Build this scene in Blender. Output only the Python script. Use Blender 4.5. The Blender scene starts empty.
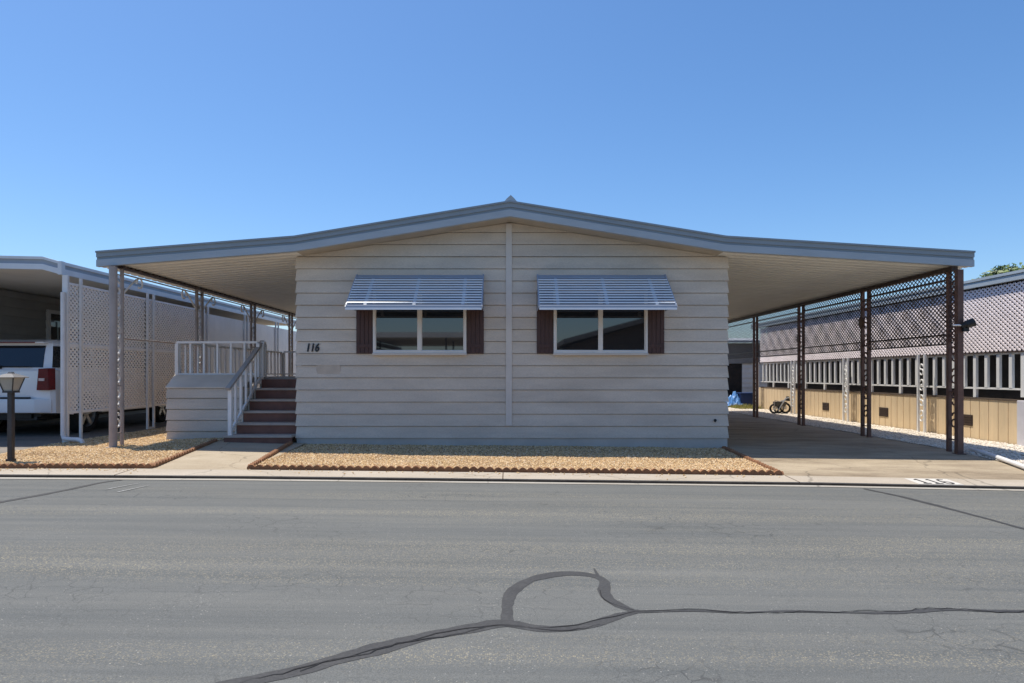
import bpy, bmesh, math, random
import numpy as np
from mathutils import Vector, Matrix
random.seed(7); rng = np.random.default_rng(7)
S = bpy.context.scene
C = S.collection
R = math.radians
F = 683.0                     # focal length in pixels (24 mm on 36 mm)
HC = 1.2                      # camera height

# ------------------------------------------------------------------ helpers
class MB:
    """collects shapes, links them as ONE mesh object"""
    def __init__(s): s.v = []; s.f = []; s.m = []
    def add(s, vs, fs, mi=0):
        o = len(s.v); s.v += [tuple(v) for v in vs]
        for f in fs: s.f.append([i + o for i in f]); s.m.append(mi)
    def box(s, x0, x1, y0, y1, z0, z1, mi=0):
        s.add([(x0,y0,z0),(x1,y0,z0),(x1,y1,z0),(x0,y1,z0),(x0,y0,z1),(x1,y0,z1),(x1,y1,z1),(x0,y1,z1)],
              [(0,3,2,1),(4,5,6,7),(0,1,5,4),(1,2,6,5),(2,3,7,6),(3,0,4,7)], mi)
    def hexa(s, p, mi=0):
        s.add(p, [(0,3,2,1),(4,5,6,7),(0,1,5,4),(1,2,6,5),(2,3,7,6),(3,0,4,7)], mi)
    def prism(s, poly, d, mi=0):
        """poly: list of 3d points (planar), d: extrusion vector"""
        n = len(poly); d = Vector(d); a = [Vector(p) for p in poly]; b = [p + d for p in a]
        s.add(a + b, [tuple(range(n))[::-1], tuple(range(n, 2*n))] + [(i, (i+1) % n, n+(i+1) % n, n+i) for i in range(n)], mi)
    def bar(s, a, b, w, t, up=(0,0,1), mi=0):
        a = Vector(a); b = Vector(b); d = (b - a).normalized(); u = Vector(up)
        if abs(d.dot(u)) > .99: u = Vector((0,1,0))
        x = d.cross(u).normalized(); y = x.cross(d).normalized(); x *= w/2; y *= t/2
        s.hexa([a-x-y, a+x-y, b+x-y, b-x-y, a-x+y, a+x+y, b+x+y, b-x+y], mi)
    def tube(s, pts, r, n=8, mi=0, closed=False):
        pts = [Vector(p) for p in pts]; m = len(pts); vs = []; fs = []
        rr = r if isinstance(r, (list, tuple)) else [r]*m
        u = None
        for i, p in enumerate(pts):
            if closed: t = (pts[(i+1) % m] - pts[i-1]).normalized()
            else: t = (pts[min(i+1, m-1)] - pts[max(i-1, 0)]).normalized()
            if u is None:
                u = t.orthogonal().normalized()
            u = (u - t*u.dot(t)).normalized(); w = t.cross(u)
            for k in range(n):
                a = 2*math.pi*k/n; vs.append(p + (u*math.cos(a) + w*math.sin(a))*rr[i])
        for i in range(m if closed else m-1):
            j = (i+1) % m
            for k in range(n): fs.append((i*n+k, i*n+(k+1) % n, j*n+(k+1) % n, j*n+k))
        if not closed: fs += [tuple(range(n))[::-1], tuple(range((m-1)*n, m*n))]
        s.add(vs, fs, mi)
    def lathe(s, prof, c, axis='Z', n=24, mi=0, caps=True):
        """prof: (radius, height) pairs"""
        vs = []; fs = []; m = len(prof)
        for (r, h) in prof:
            for k in range(n):
                a = 2*math.pi*k/n; x, y = r*math.cos(a), r*math.sin(a)
                vs.append({'Z': (c[0]+x, c[1]+y, c[2]+h), 'X': (c[0]+h, c[1]+x, c[2]+y), 'Y': (c[0]+x, c[1]+h, c[2]+y)}[axis])
        for i in range(m-1):
            for k in range(n): fs.append((i*n+k, i*n+(k+1) % n, (i+1)*n+(k+1) % n, (i+1)*n+k))
        if caps: fs += [tuple(range(n))[::-1], tuple(range((m-1)*n, m*n))]
        s.add(vs, fs, mi)
    def build(s, name, mat, parent=None, smooth=False, bevel=0, keep=False):
        me = bpy.data.meshes.new(name); me.from_pydata(s.v, [], s.f)
        mats = mat if isinstance(mat, (list, tuple)) else [mat]
        for m in mats: me.materials.append(m)
        if len(mats) > 1: me.polygons.foreach_set('material_index', s.m)
        bm = bmesh.new(); bm.from_mesh(me)
        bmesh.ops.recalc_face_normals(bm, faces=bm.faces)
        if bevel:
            bmesh.ops.bevel(bm, geom=list(bm.edges), offset=bevel, segments=2, affect='EDGES', profile=.6, clamp_overlap=True)
        bm.to_mesh(me); bm.free()
        if smooth:
            me.polygons.foreach_set('use_smooth', [True]*len(me.polygons)); me.set_sharp_from_angle(angle=R(35))
        return link(name, me, parent, keep)

def link(name, me, parent=None, keep=False):
    o = bpy.data.objects.new(name, me); C.objects.link(o)
    if parent is not None:
        o.parent = parent
        w = wloc(parent); o.matrix_parent_inverse = Matrix.Translation(-w)
    elif not keep and me is not None and len(me.vertices):
        n = len(me.vertices); a = np.empty(n*3, 'f'); me.vertices.foreach_get('co', a); a = a.reshape(-1, 3)
        lo, hi = a.min(0), a.max(0); b = np.array([(lo[0]+hi[0])/2, (lo[1]+hi[1])/2, lo[2]], 'f')
        me.vertices.foreach_set('co', (a-b).ravel()); me.update(); o.location = Vector([float(q) for q in b])
    return o
def wloc(o):
    return Vector(o.location) if o.parent is None else Vector((0,0,0))   # parts are modelled in world coordinates
def thing(name, loc, label, cat, group=None):
    o = bpy.data.objects.new(name, None); C.objects.link(o); o.location = loc; o.empty_display_size = .3
    return tag(o, label, cat, group)
def tag(o, label, cat, group=None, kind=None):
    o['label'] = label; o['category'] = cat
    if group: o['group'] = group
    if kind: o['kind'] = kind
    return o
def struct(o): o['kind'] = 'structure'; return o
def kids(o): return [c for c in bpy.data.objects if c.parent is o]
def copy_tree(o, parent=None):
    c = o.copy(); C.objects.link(c)
    if parent is not None: c.parent = parent
    for k in kids(o): copy_tree(k, c)
    return c

# ------------------------------------------------------------------ materials
def N(nt, t, **kw):
    n = nt.nodes.new(t)
    for k, v in kw.items(): setattr(n, k, v)
    return n
def mat(name, col, rough=.6, var=.12, scale=6., bump=.0, bscale=80., metal=0., spec=.5, stretch=(1,1,1), tint=None, fine=0., coat=0.):
    m = bpy.data.materials.new(name); m.use_nodes = True; nt = m.node_tree
    b = nt.nodes['Principled BSDF']; L = nt.links.new
    b.inputs['Roughness'].default_value = rough; b.inputs['Metallic'].default_value = metal
    b.inputs['Specular IOR Level'].default_value = spec; b.inputs['Coat Weight'].default_value = coat
    tc = N(nt, 'ShaderNodeTexCoord'); mp = N(nt, 'ShaderNodeMapping'); mp.inputs['Scale'].default_value = stretch
    L(tc.outputs['Object'], mp.inputs['Vector'])
    no = N(nt, 'ShaderNodeTexNoise'); no.inputs['Scale'].default_value = scale; no.inputs['Detail'].default_value = 6; no.inputs['Roughness'].default_value = .65
    L(mp.outputs[0], no.inputs['Vector'])
    c = Vector(col); t = Vector(tint) if tint else c*(1-2*var)
    rp = N(nt, 'ShaderNodeValToRGB'); rp.color_ramp.elements[0].position = .3; rp.color_ramp.elements[1].position = .7
    rp.color_ramp.elements[0].color = (*t, 1); rp.color_ramp.elements[1].color = (*(c*(1+var*.6)), 1)
    L(no.outputs['Fac'], rp.inputs[0]); out = rp.outputs[0]
    if fine:
        n2 = N(nt, 'ShaderNodeTexNoise'); n2.inputs['Scale'].default_value = bscale; n2.inputs['Detail'].default_value = 3
        L(mp.outputs[0], n2.inputs['Vector'])
        r2 = N(nt, 'ShaderNodeMapRange'); r2.inputs['From Min'].default_value = .3; r2.inputs['From Max'].default_value = .7
        r2.inputs['To Min'].default_value = 1-fine; r2.inputs['To Max'].default_value = 1+fine; L(n2.outputs['Fac'], r2.inputs['Value'])
        mx = N(nt, 'ShaderNodeMix', data_type='RGBA', blend_type='MULTIPLY'); mx.inputs['Factor'].default_value = 1
        cr = N(nt, 'ShaderNodeCombineColor')
        for k in range(3): L(r2.outputs[0], cr.inputs[k])
        L(out, mx.inputs[6]); L(cr.outputs[0], mx.inputs[7]); out = mx.outputs[2]
    L(out, b.inputs['Base Color'])
    if bump:
        n3 = N(nt, 'ShaderNodeTexNoise'); n3.inputs['Scale'].default_value = bscale; n3.inputs['Detail'].default_value = 4
        L(mp.outputs[0], n3.inputs['Vector'])
        bp = N(nt, 'ShaderNodeBump'); bp.inputs['Strength'].default_value = bump; bp.inputs['Distance'].default_value = .01
        L(n3.outputs['Fac'], bp.inputs['Height']); L(bp.outputs[0], b.inputs['Normal'])
    m['out'] = 0
    return m

M = {}
M['siding'] = mat('siding paint', (.665,.59,.495), .65, .10, 1.6, .35, 70, stretch=(.5,.5,2.2), fine=.10)
M['trim'] = mat('trim paint', (.66,.62,.57), .55, .06, 2, .1, 60)
M['fascia'] = mat('blue grey fascia metal', (.39,.445,.49), .45, .06, 1.5, .05, 30, stretch=(1,1,6))
M['fascia_top'] = mat('gutter metal', (.26,.31,.355), .42, .06, 1.5, .05, 30, stretch=(1,1,6))
M['ceiling'] = mat('cream awning pan', (.83,.815,.755), .5, .05, .8, .05, 20, stretch=(1,3,1))
M['soffit'] = mat('soffit board', (.50,.44,.35), .7, .1, 3, .1, 60)
M['roof'] = mat('roof metal', (.62,.64,.66), .4, .08, 1, .05, 20)
M['shingle'] = mat('roof shingle', (.20,.20,.21), .9, .2, 8, .4, 60, fine=.2)
M['white'] = mat('white paint', (.78,.77,.75), .45, .05, 3, .06, 60)
M['rail'] = mat('pale grey railing paint', (.87,.84,.81), .45, .06, 3, .06, 60)
M['handrail'] = mat('grey handrail', (.42,.385,.36), .5, .1, 4)
M['postgrey'] = mat('grey post paint', (.40,.34,.31), .5, .1, 4, .08, 50)
M['brown'] = mat('dark brown paint', (.062,.038,.032), .5, .15, 5, .1, 60)
M['rustbrown'] = mat('brown post paint', (.15,.075,.055), .5, .2, 5, .1, 60)
M['shutter'] = mat('brown shutter', (.085,.042,.036), .6, .2, 9, .1, 60, stretch=(6,1,.6))
M['riser'] = mat('brown riser paint', (.21,.09,.062), .6, .15, 4, .1, 60)
M['tread'] = mat('worn tread board', (.49,.41,.345), .75, .15, 5, .15, 60, stretch=(.4,3,1))
M['awn'] = mat('awning slat enamel', (.085,.105,.16), .35, .05, 3, spec=.6)
M['awnplate'] = mat('awning plate enamel', (.36,.41,.50), .4, .05, 3)
M['awnlip'] = mat('awning white enamel', (.86,.87,.89), .3, .04, 3, spec=.6)
M['glass'] = mat('window glass', (.012,.014,.018), .02, .05, 3, spec=1.0, coat=.7)
M['darkglass'] = mat('tinted glass', (.010,.012,.015), .03, .05, 3, spec=.7)
M['lattwhite'] = mat('white lattice', (.90,.885,.87), .6, .03, 3, .08, 60)
M['lattpink'] = mat('faded white lattice', (.90,.81,.81), .6, .07, 3, .08, 60)
M['lattbrown'] = mat('brown lattice', (.06,.045,.042), .6, .15, 4, .08, 60)
M['tanpanel'] = mat('tan skirting', (.73,.56,.35), .7, .08, 2, .12, 60, stretch=(3,3,.5), fine=.06)
M['dark'] = mat('dark screen', (.028,.026,.027), .9, .2, 5)
M['ventdark'] = mat('rusty vent', (.06,.035,.025), .8, .3, 30)
M['greywall'] = mat('grey house siding', (.34,.33,.31), .7, .08, 1.5, .1, 60)
M['carwhite'] = mat('white car paint', (.86,.86,.87), .25, .02, 2, coat=.8)
M['bumper'] = mat('car bumper paint', (.84,.84,.85), .35, .02, 2, coat=.4)
M['taillight'] = mat('red tail lamp plastic', (.18,.009,.008), .3, .2, 12, spec=.3)
M['lampclear'] = mat('clear lamp plastic', (.70,.55,.52), .12, .1, 12, spec=.8)
M['black'] = mat('black plastic', (.015,.015,.016), .55, .2, 8)
M['tyre'] = mat('tyre rubber', (.020,.020,.021), .85, .2, 20)
M['alloy'] = mat('wheel alloy', (.52,.51,.48), .35, .06, 6, metal=.6)
M['lampmetal'] = mat('dark lamp metal', (.045,.042,.042), .5, .2, 8, .1, 60)
M['lampglass'] = mat('frosted lamp glass', (.40,.38,.33), .35, .08, 5)
M['lampcap'] = mat('lamp roof metal', (.20,.19,.18), .45, .15, 8)
M['terracotta'] = mat('terracotta edging', (.29,.135,.062), .85, .2, 8, .3, 50, fine=.15)
M['pvc'] = mat('white pipe', (.72,.71,.70), .4, .08, 5)
M['tarp'] = mat('blue tarp', (.10,.28,.62), .45, .2, 8, .3, 15)
M['navy'] = mat('navy plastic', (.02,.05,.16), .4, .1, 8)
M['panel'] = mat('grey white screen panel', (.78,.78,.77), .55, .06, 1.2)
M['number'] = mat('dark number metal', (.018,.018,.022), .4, .1, 8)
M['paintwhite'] = mat('kerb white paint', (.60,.57,.52), .7, .08, 12, .2, 90, fine=.1)
M['paintblack'] = mat('kerb black paint', (.03,.03,.03), .7, .3, 20)
M['patch'] = mat('old paint patch', (.55,.475,.39), .75, .08, 6)
M['bark'] = mat('tree bark', (.12,.085,.06), .9, .2, 8, .4, 30)
M['trunk_m'] = M['bark']

def leafmat():
    m = bpy.data.materials.new('leaf'); m.use_nodes = True; nt = m.node_tree; b = nt.nodes['Principled BSDF']; L = nt.links.new
    g = N(nt, 'ShaderNodeNewGeometry'); rp = N(nt, 'ShaderNodeValToRGB')
    rp.color_ramp.elements[0].color = (.035,.075,.016,1); rp.color_ramp.elements[1].color = (.14,.20,.035,1)
    L(g.outputs['Random Per Island'], rp.inputs[0]); L(rp.outputs[0], b.inputs['Base Color']); b.inputs['Roughness'].default_value = .55
    return m
M['leaf'] = leafmat()
def stonemat(name, cols):
    m = bpy.data.materials.new(name); m.use_nodes = True; nt = m.node_tree; b = nt.nodes['Principled BSDF']; L = nt.links.new
    g = N(nt, 'ShaderNodeNewGeometry'); rp = N(nt, 'ShaderNodeValToRGB'); e = rp.color_ramp.elements
    while len(e) < len(cols): e.new(.5)
    for i, c in enumerate(cols): e[i].position = i/(len(cols)-1); e[i].color = (*c, 1)
    L(g.outputs['Random Per Island'], rp.inputs[0]); L(rp.outputs[0], b.inputs['Base Color']); b.inputs['Roughness'].default_value = .85
    return m
M['gravel'] = stonemat('tan gravel stones', [(.36,.20,.085),(.60,.39,.18),(.70,.50,.26),(.78,.60,.36),(.52,.31,.14),(.84,.70,.50)])
M['gravelpale'] = stonemat('pale gravel stones', [(.50,.45,.38),(.74,.67,.58),(.85,.79,.70),(.66,.58,.47),(.80,.73,.64)])
M['gravelbase'] = mat('gravel bedding', (.40,.27,.15), .95, .3, 30, .5, 90, fine=.3)
M['palebase'] = mat('pale gravel bedding', (.64,.58,.49), .95, .25, 30, .5, 90, fine=.25)
M['earth'] = mat('dry earth', (.27,.22,.16), .95, .2, .6, .3, 20, fine=.2)

def concrete(name, col, stain, joint=0.):
    m = bpy.data.materials.new(name); m.use_nodes = True; nt = m.node_tree; b = nt.nodes['Principled BSDF']; L = nt.links.new
    b.inputs['Roughness'].default_value = .85
    tc = N(nt, 'ShaderNodeTexCoord')
    mp = N(nt, 'ShaderNodeMapping'); mp.inputs['Scale'].default_value = (.5,1.6,1); L(tc.outputs['Object'], mp.inputs[0])
    n1 = N(nt, 'ShaderNodeTexNoise'); n1.inputs['Scale'].default_value = 1.3; n1.inputs['Detail'].default_value = 8; n1.inputs['Roughness'].default_value = .7; L(mp.outputs[0], n1.inputs[0])
    rp = N(nt, 'ShaderNodeValToRGB'); e = rp.color_ramp.elements; e[0].position = .33; e[1].position = .62
    e[0].color = (*stain, 1); e[1].color = (*col, 1); L(n1.outputs['Fac'], rp.inputs[0])
    n2 = N(nt, 'ShaderNodeTexNoise'); n2.inputs['Scale'].default_value = 60; n2.inputs['Detail'].default_value = 5; L(tc.outputs['Object'], n2.inputs[0])
    mr = N(nt, 'ShaderNodeMapRange'); mr.inputs[1].default_value = .3; mr.inputs[2].default_value = .7; mr.inputs[3].default_value = .85; mr.inputs[4].default_value = 1.1; L(n2.outputs['Fac'], mr.inputs[0])
    mx = N(nt, 'ShaderNodeVectorMath', operation='SCALE'); L(rp.outputs[0], mx.inputs[0]); L(mr.outputs[0], mx.inputs['Scale'])
    out = mx.outputs[0]
    # hairline cracks
    vo = N(nt, 'ShaderNodeTexVoronoi', feature='DISTANCE_TO_EDGE'); vo.inputs['Scale'].default_value = .55
    nz = N(nt, 'ShaderNodeTexNoise'); nz.inputs['Scale'].default_value = 4; L(tc.outputs['Object'], nz.inputs[0])
    av = N(nt, 'ShaderNodeVectorMath', operation='MULTIPLY_ADD'); av.inputs[1].default_value = (.25,.25,0); L(nz.outputs['Color'], av.inputs[0]); L(tc.outputs['Object'], av.inputs[2]); L(av.outputs[0], vo.inputs['Vector'])
    cr = N(nt, 'ShaderNodeMapRange'); cr.inputs[1].default_value = .0; cr.inputs[2].default_value = .006; cr.inputs[3].default_value = .55; cr.inputs[4].default_value = 1; L(vo.outputs['Distance'], cr.inputs[0])
    m2 = N(nt, 'ShaderNodeVectorMath', operation='SCALE'); L(out, m2.inputs[0]); L(cr.outputs[0], m2.inputs['Scale']); out = m2.outputs[0]
    L(out, b.inputs['Base Color'])
    bp = N(nt, 'ShaderNodeBump'); bp.inputs['Strength'].default_value = .25; bp.inputs['Distance'].default_value = .01; L(n2.outputs['Fac'], bp.inputs['Height']); L(bp.outputs[0], b.inputs['Normal'])
    return m
M['gutter'] = concrete('gutter concrete', (.40,.375,.33), (.32,.29,.245))
M['kerb'] = concrete('kerb concrete', (.44,.385,.315), (.37,.315,.245))
M['drive'] = concrete('drive concrete', (.41,.335,.235), (.21,.16,.105))
M['walk'] = concrete('walk concrete', (.43,.36,.265), (.33,.265,.18))
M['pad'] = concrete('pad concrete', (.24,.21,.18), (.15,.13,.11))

def asphalt():
    m = bpy.data.materials.new('weathered asphalt'); m.use_nodes = True; nt = m.node_tree; b = nt.nodes['Principled BSDF']; L = nt.links.new
    b.inputs['Roughness'].default_value = .8; b.inputs['Specular IOR Level'].default_value = .3
    tc = N(nt, 'ShaderNodeTexCoord'); O = tc.outputs['Object']
    def noise(sc, st, det=6, ro=.6):
        mp = N(nt, 'ShaderNodeMapping'); mp.inputs['Scale'].default_value = st; L(O, mp.inputs[0])
        n = N(nt, 'ShaderNodeTexNoise'); n.inputs['Scale'].default_value = sc; n.inputs['Detail'].default_value = det; n.inputs['Roughness'].default_value = ro; L(mp.outputs[0], n.inputs[0]); return n.outputs['Fac']
    def rng_(v, a, b_, c, d):
        r = N(nt, 'ShaderNodeMapRange'); r.inputs[1].default_value = a; r.inputs[2].default_value = b_; r.inputs[3].default_value = c; r.inputs[4].default_value = d; L(v, r.inputs[0]); return r.outputs[0]
    def mul(a, b_):
        n = N(nt, 'ShaderNodeMath', operation='MULTIPLY'); L(a, n.inputs[0]); L(b_, n.inputs[1]); return n.outputs[0]
    def mixc(f, a, col):
        n = N(nt, 'ShaderNodeMix', data_type='RGBA'); L(f, n.inputs['Factor']); L(a, n.inputs[6]); n.inputs[7].default_value = (*col, 1); return n.outputs[2]
    streak = noise(2.2, (.10, 2.4, 1), 9, .72)
    rp = N(nt, 'ShaderNodeValToRGB'); e = rp.color_ramp.elements; e[0].position = .3; e[1].position = .72
    e[0].color = (.100,.107,.107,1); e[1].color = (.155,.157,.148,1); L(streak, rp.inputs[0]); col = rp.outputs[0]
    patch = noise(.5, (.5, 1.2, 1), 5, .6)
    vm = N(nt, 'ShaderNodeVectorMath', operation='SCALE'); L(col, vm.inputs[0]); L(rng_(patch, .3, .7, .92, 1.06), vm.inputs['Scale']); col = vm.outputs[0]
    # exposed yellowish aggregate in bands along the street
    band = rng_(noise(1.3, (.09, 1.1, 1), 6, .65), .44, .64, .05, 1)
    vo = N(nt, 'ShaderNodeTexVoronoi'); vo.inputs['Scale'].default_value = 105; L(O, vo.inputs['Vector'])
    sep = N(nt, 'ShaderNodeSeparateColor'); L(vo.outputs['Color'], sep.inputs[0])
    sp = mul(rng_(sep.outputs[0], .55, .62, 0, 1), rng_(vo.outputs['Distance'], .35, .6, 1, 0))
    col = mixc(mul(mul(sp, band), rng_(sep.outputs[1], 0, 1, .25, .9)), col, (.40,.345,.225))
    sp2 = mul(rng_(sep.outputs[2], .985, .99, 0, .6), rng_(vo.outputs['Distance'], .3, .5, 1, 0))
    col = mixc(sp2, col, (.42,.40,.37))
    gr = noise(150, (1,1,1), 4, .7)
    vm2 = N(nt, 'ShaderNodeVectorMath', operation='SCALE'); L(col, vm2.inputs[0]); L(rng_(gr, .3, .7, .60, 1.38), vm2.inputs['Scale']); col = vm2.outputs[0]
    # crazing
    nz = N(nt, 'ShaderNodeTexNoise'); nz.inputs['Scale'].default_value = 7; L(O, nz.inputs[0])
    av = N(nt, 'ShaderNodeVectorMath', operation='MULTIPLY_ADD'); av.inputs[1].default_value = (.16,.16,0); L(nz.outputs['Color'], av.inputs[0]); L(O, av.inputs[2])
    vc = N(nt, 'ShaderNodeTexVoronoi', feature='DISTANCE_TO_EDGE'); vc.inputs['Scale'].default_value = 5.5; L(av.outputs[0], vc.inputs['Vector'])
    line = rng_(vc.outputs['Distance'], .0, .026, 1, 0); msk = rng_(noise(.9, (.6,1,1), 4, .6), .49, .63, .04, .7)
    col = mixc(mul(line, msk), col, (.045,.047,.048))
    L(col, b.inputs['Base Color'])
    bp = N(nt, 'ShaderNodeBump'); bp.inputs['Strength'].default_value = .5; bp.inputs['Distance'].default_value = .006; L(gr, bp.inputs['Height']); L(bp.outputs[0], b.inputs['Normal'])
    return m
M['asphalt'] = asphalt()
M['seal'] = mat('crack sealant', (.046,.046,.046), .7, .16, 9, .3, 60, fine=.22, tint=(.034,.034,.035))

# ------------------------------------------------------------------ camera, world, sun
cd = bpy.data.cameras.new('camera'); cam = bpy.data.objects.new('camera', cd); C.objects.link(cam)
cam.location = (0,0,HC); cam.rotation_euler = (R(90),0,0); cd.sensor_width = 36; cd.lens = 36*F/1024
cd.shift_x = 2/1024; cd.shift_y = 32.5/1024; cd.clip_end = 2000; cd.clip_start = .05
S.camera = cam
SX, SY = .285, .178             # shadow shift per metre of height, to the right and towards the camera
el = math.atan(1/math.hypot(SX, SY)); az = math.atan2(-SX, SY)
sd = bpy.data.lights.new('sun', 'SUN'); sd.energy = 5.0; sd.angle = R(.53); sd.color = (1,.93,.81)
sun = bpy.data.objects.new('sun', sd); C.objects.link(sun)
sun.rotation_euler = Vector((SX, -SY, -1)).to_track_quat('-Z', 'Y').to_euler(); sun.location = (-6, 6, 20)
W = bpy.data.worlds.new('World'); S.world = W; W.use_nodes = True
nt = W.node_tree; bg = nt.nodes['Background']
sky = nt.nodes.new('ShaderNodeTexSky'); sky.sky_type = 'NISHITA'; sky.sun_disc = False
sky.sun_elevation = el; sky.sun_rotation = az; sky.altitude = 300; sky.air_density = 1.0; sky.dust_density = 1.0; sky.ozone_density = 6.0
hs = nt.nodes.new('ShaderNodeHueSaturation'); hs.inputs['Saturation'].default_value = 1.14
nt.links.new(sky.outputs[0], hs.inputs['Color']); nt.links.new(hs.outputs[0], bg.inputs[0]); bg.inputs[1].default_value = .15
vs = S.view_settings; vs.view_transform = 'Standard'; vs.look = 'None'; vs.exposure = .15; vs.gamma = 1; vs.use_curve_mapping = False

# ------------------------------------------------------------------ ground heights
GX = [-14,-6.5,-4.9,-3.6,0,3.65,7.3,9.2,14]
G1 = [0,.018,.065,.030,0,-.040,-.078,-.105,-.105]
KX = [-14,-6.35,-3.36,.37,3.86,6.4,14]; KZ = [-.02,-.052,-.071,-.112,-.152,-.203,-.32]
G2 = [0,0,0,0,0,-.05,-.085,-.085,-.085]
def gz(x, y):
    xc = min(max(x, -14), 14)
    k = float(np.interp(xc, KX, KZ)); a = float(np.interp(xc, GX, G1)); b = float(np.interp(xc, GX, G2))
    if y <= 8.5: return k
    if y <= 11.4: t = (y-8.5)/2.9; return k + (a-k)*t
    t = min((y-11.4)/14.6, 1); return a + (b-a)*t
def rz(x, y): return float(np.interp(x, KX, KZ)) - .036
def sheet(name, xs, ys, zf, m, parent=None):
    mb = MB(); nx = len(xs)
    mb.add([(x, y, zf(x, y)) for y in ys for x in xs], [(j*nx+i, j*nx+i+1, (j+1)*nx+i+1, (j+1)*nx+i) for j in range(len(ys)-1) for i in range(nx-1)])
    return struct(mb.build(name, m, parent, keep=True))
XN = sorted(set(GX + KX + [-400,-120,-60,-30,-20,-10,10,20,30,60,120,400]))
def ground_z(x, y):
    if y >= 8.6: return gz(x, y) - .03
    if y > -5.2: return rz(x, y) - .05
    return .0
sheet('ground', XN, [-400,-120,-40,-15,-5.6,-5.2,0,8.35,8.6,9.5,11.4,15,20,26,40,80,160,400], ground_z, M['earth'])
XR = sorted(set(KX + [-120,-60,-30,30,60,120]))
sheet('road', XR, [-5.0,0,4,8.37], rz, M['asphalt'])
sheet('gutter', XR, [8.37,8.51], lambda x, y: rz(x, y)+.005, M['gutter'])
# far kerb and pavement, behind the camera
mb = MB()
for a, b in zip(XR[:-1], XR[1:]):
    mb.hexa([(a,-5.5,-.3),(b,-5.5,-.3),(b,-5.0,-.3),(a,-5.0,-.3),(a,-5.5,.02-.0),(b,-5.5,.02),(b,-5.0,rz(b,0)+.07),(a,-5.0,rz(a,0)+.07)])
struct(mb.build('far_kerb', M['kerb'], keep=True))
mb = MB()
XK = sorted(set(XR + GX))
for a, b in zip(XK[:-1], XK[1:]):        # kerb strip: small vertical lip then a flat strip
    z = lambda x, y: gz(x, y) + .004
    mb.hexa([(a,8.50,-.5),(b,8.50,-.5),(b,8.93,-.5),(a,8.93,-.5),(a,8.50,z(a,8.5)),(b,8.50,z(b,8.5)),(b,8.93,z(b,8.93)),(a,8.93,z(a,8.93))])
struct(mb.build('kerb', M['kerb'], keep=True))
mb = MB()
for a, b in zip(XK[:-1], XK[1:]):        # thin dark strip set against the lip of the kerb
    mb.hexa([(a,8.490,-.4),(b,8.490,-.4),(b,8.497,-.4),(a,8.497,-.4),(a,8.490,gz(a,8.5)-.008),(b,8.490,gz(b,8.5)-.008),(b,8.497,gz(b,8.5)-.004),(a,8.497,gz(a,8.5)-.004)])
struct(mb.build('kerb_joint', mat('dark kerb joint', (.07,.055,.042), .95, .3, 6), keep=True))
dx = [3.56,3.65,5,6,7.3,7.42]
sheet('driveway', dx, [8.93,9.6,10.5,11.4,14,18,22,26], lambda x, y: gz(x, y), M['drive'])
sheet('walkway', [-4.96,-4.9,-4.2,-3.6,-3.44], [8.93,9.6,10.5,11.4,11.7], lambda x, y: gz(x, y)+.002, M['walk'])
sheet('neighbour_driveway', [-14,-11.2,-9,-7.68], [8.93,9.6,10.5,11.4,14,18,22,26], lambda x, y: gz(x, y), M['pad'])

for X0 in (-8.1, -4.92, -.09, 3.6, 8.4):
    mb = MB(); mb.hexa([(X0-.007,8.499,gz(X0,8.5)-.02),(X0+.007,8.499,gz(X0,8.5)-.02),(X0+.007,8.935,gz(X0,8.93)-.02),(X0-.007,8.935,gz(X0,8.93)-.02),(X0-.007,8.499,gz(X0,8.5)+.006),(X0+.007,8.499,gz(X0,8.5)+.006),(X0+.007,8.935,gz(X0,8.93)+.006),(X0-.007,8.935,gz(X0,8.93)+.006)])
    struct(mb.build('kerb_seam', M['bark'], keep=True))

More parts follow.
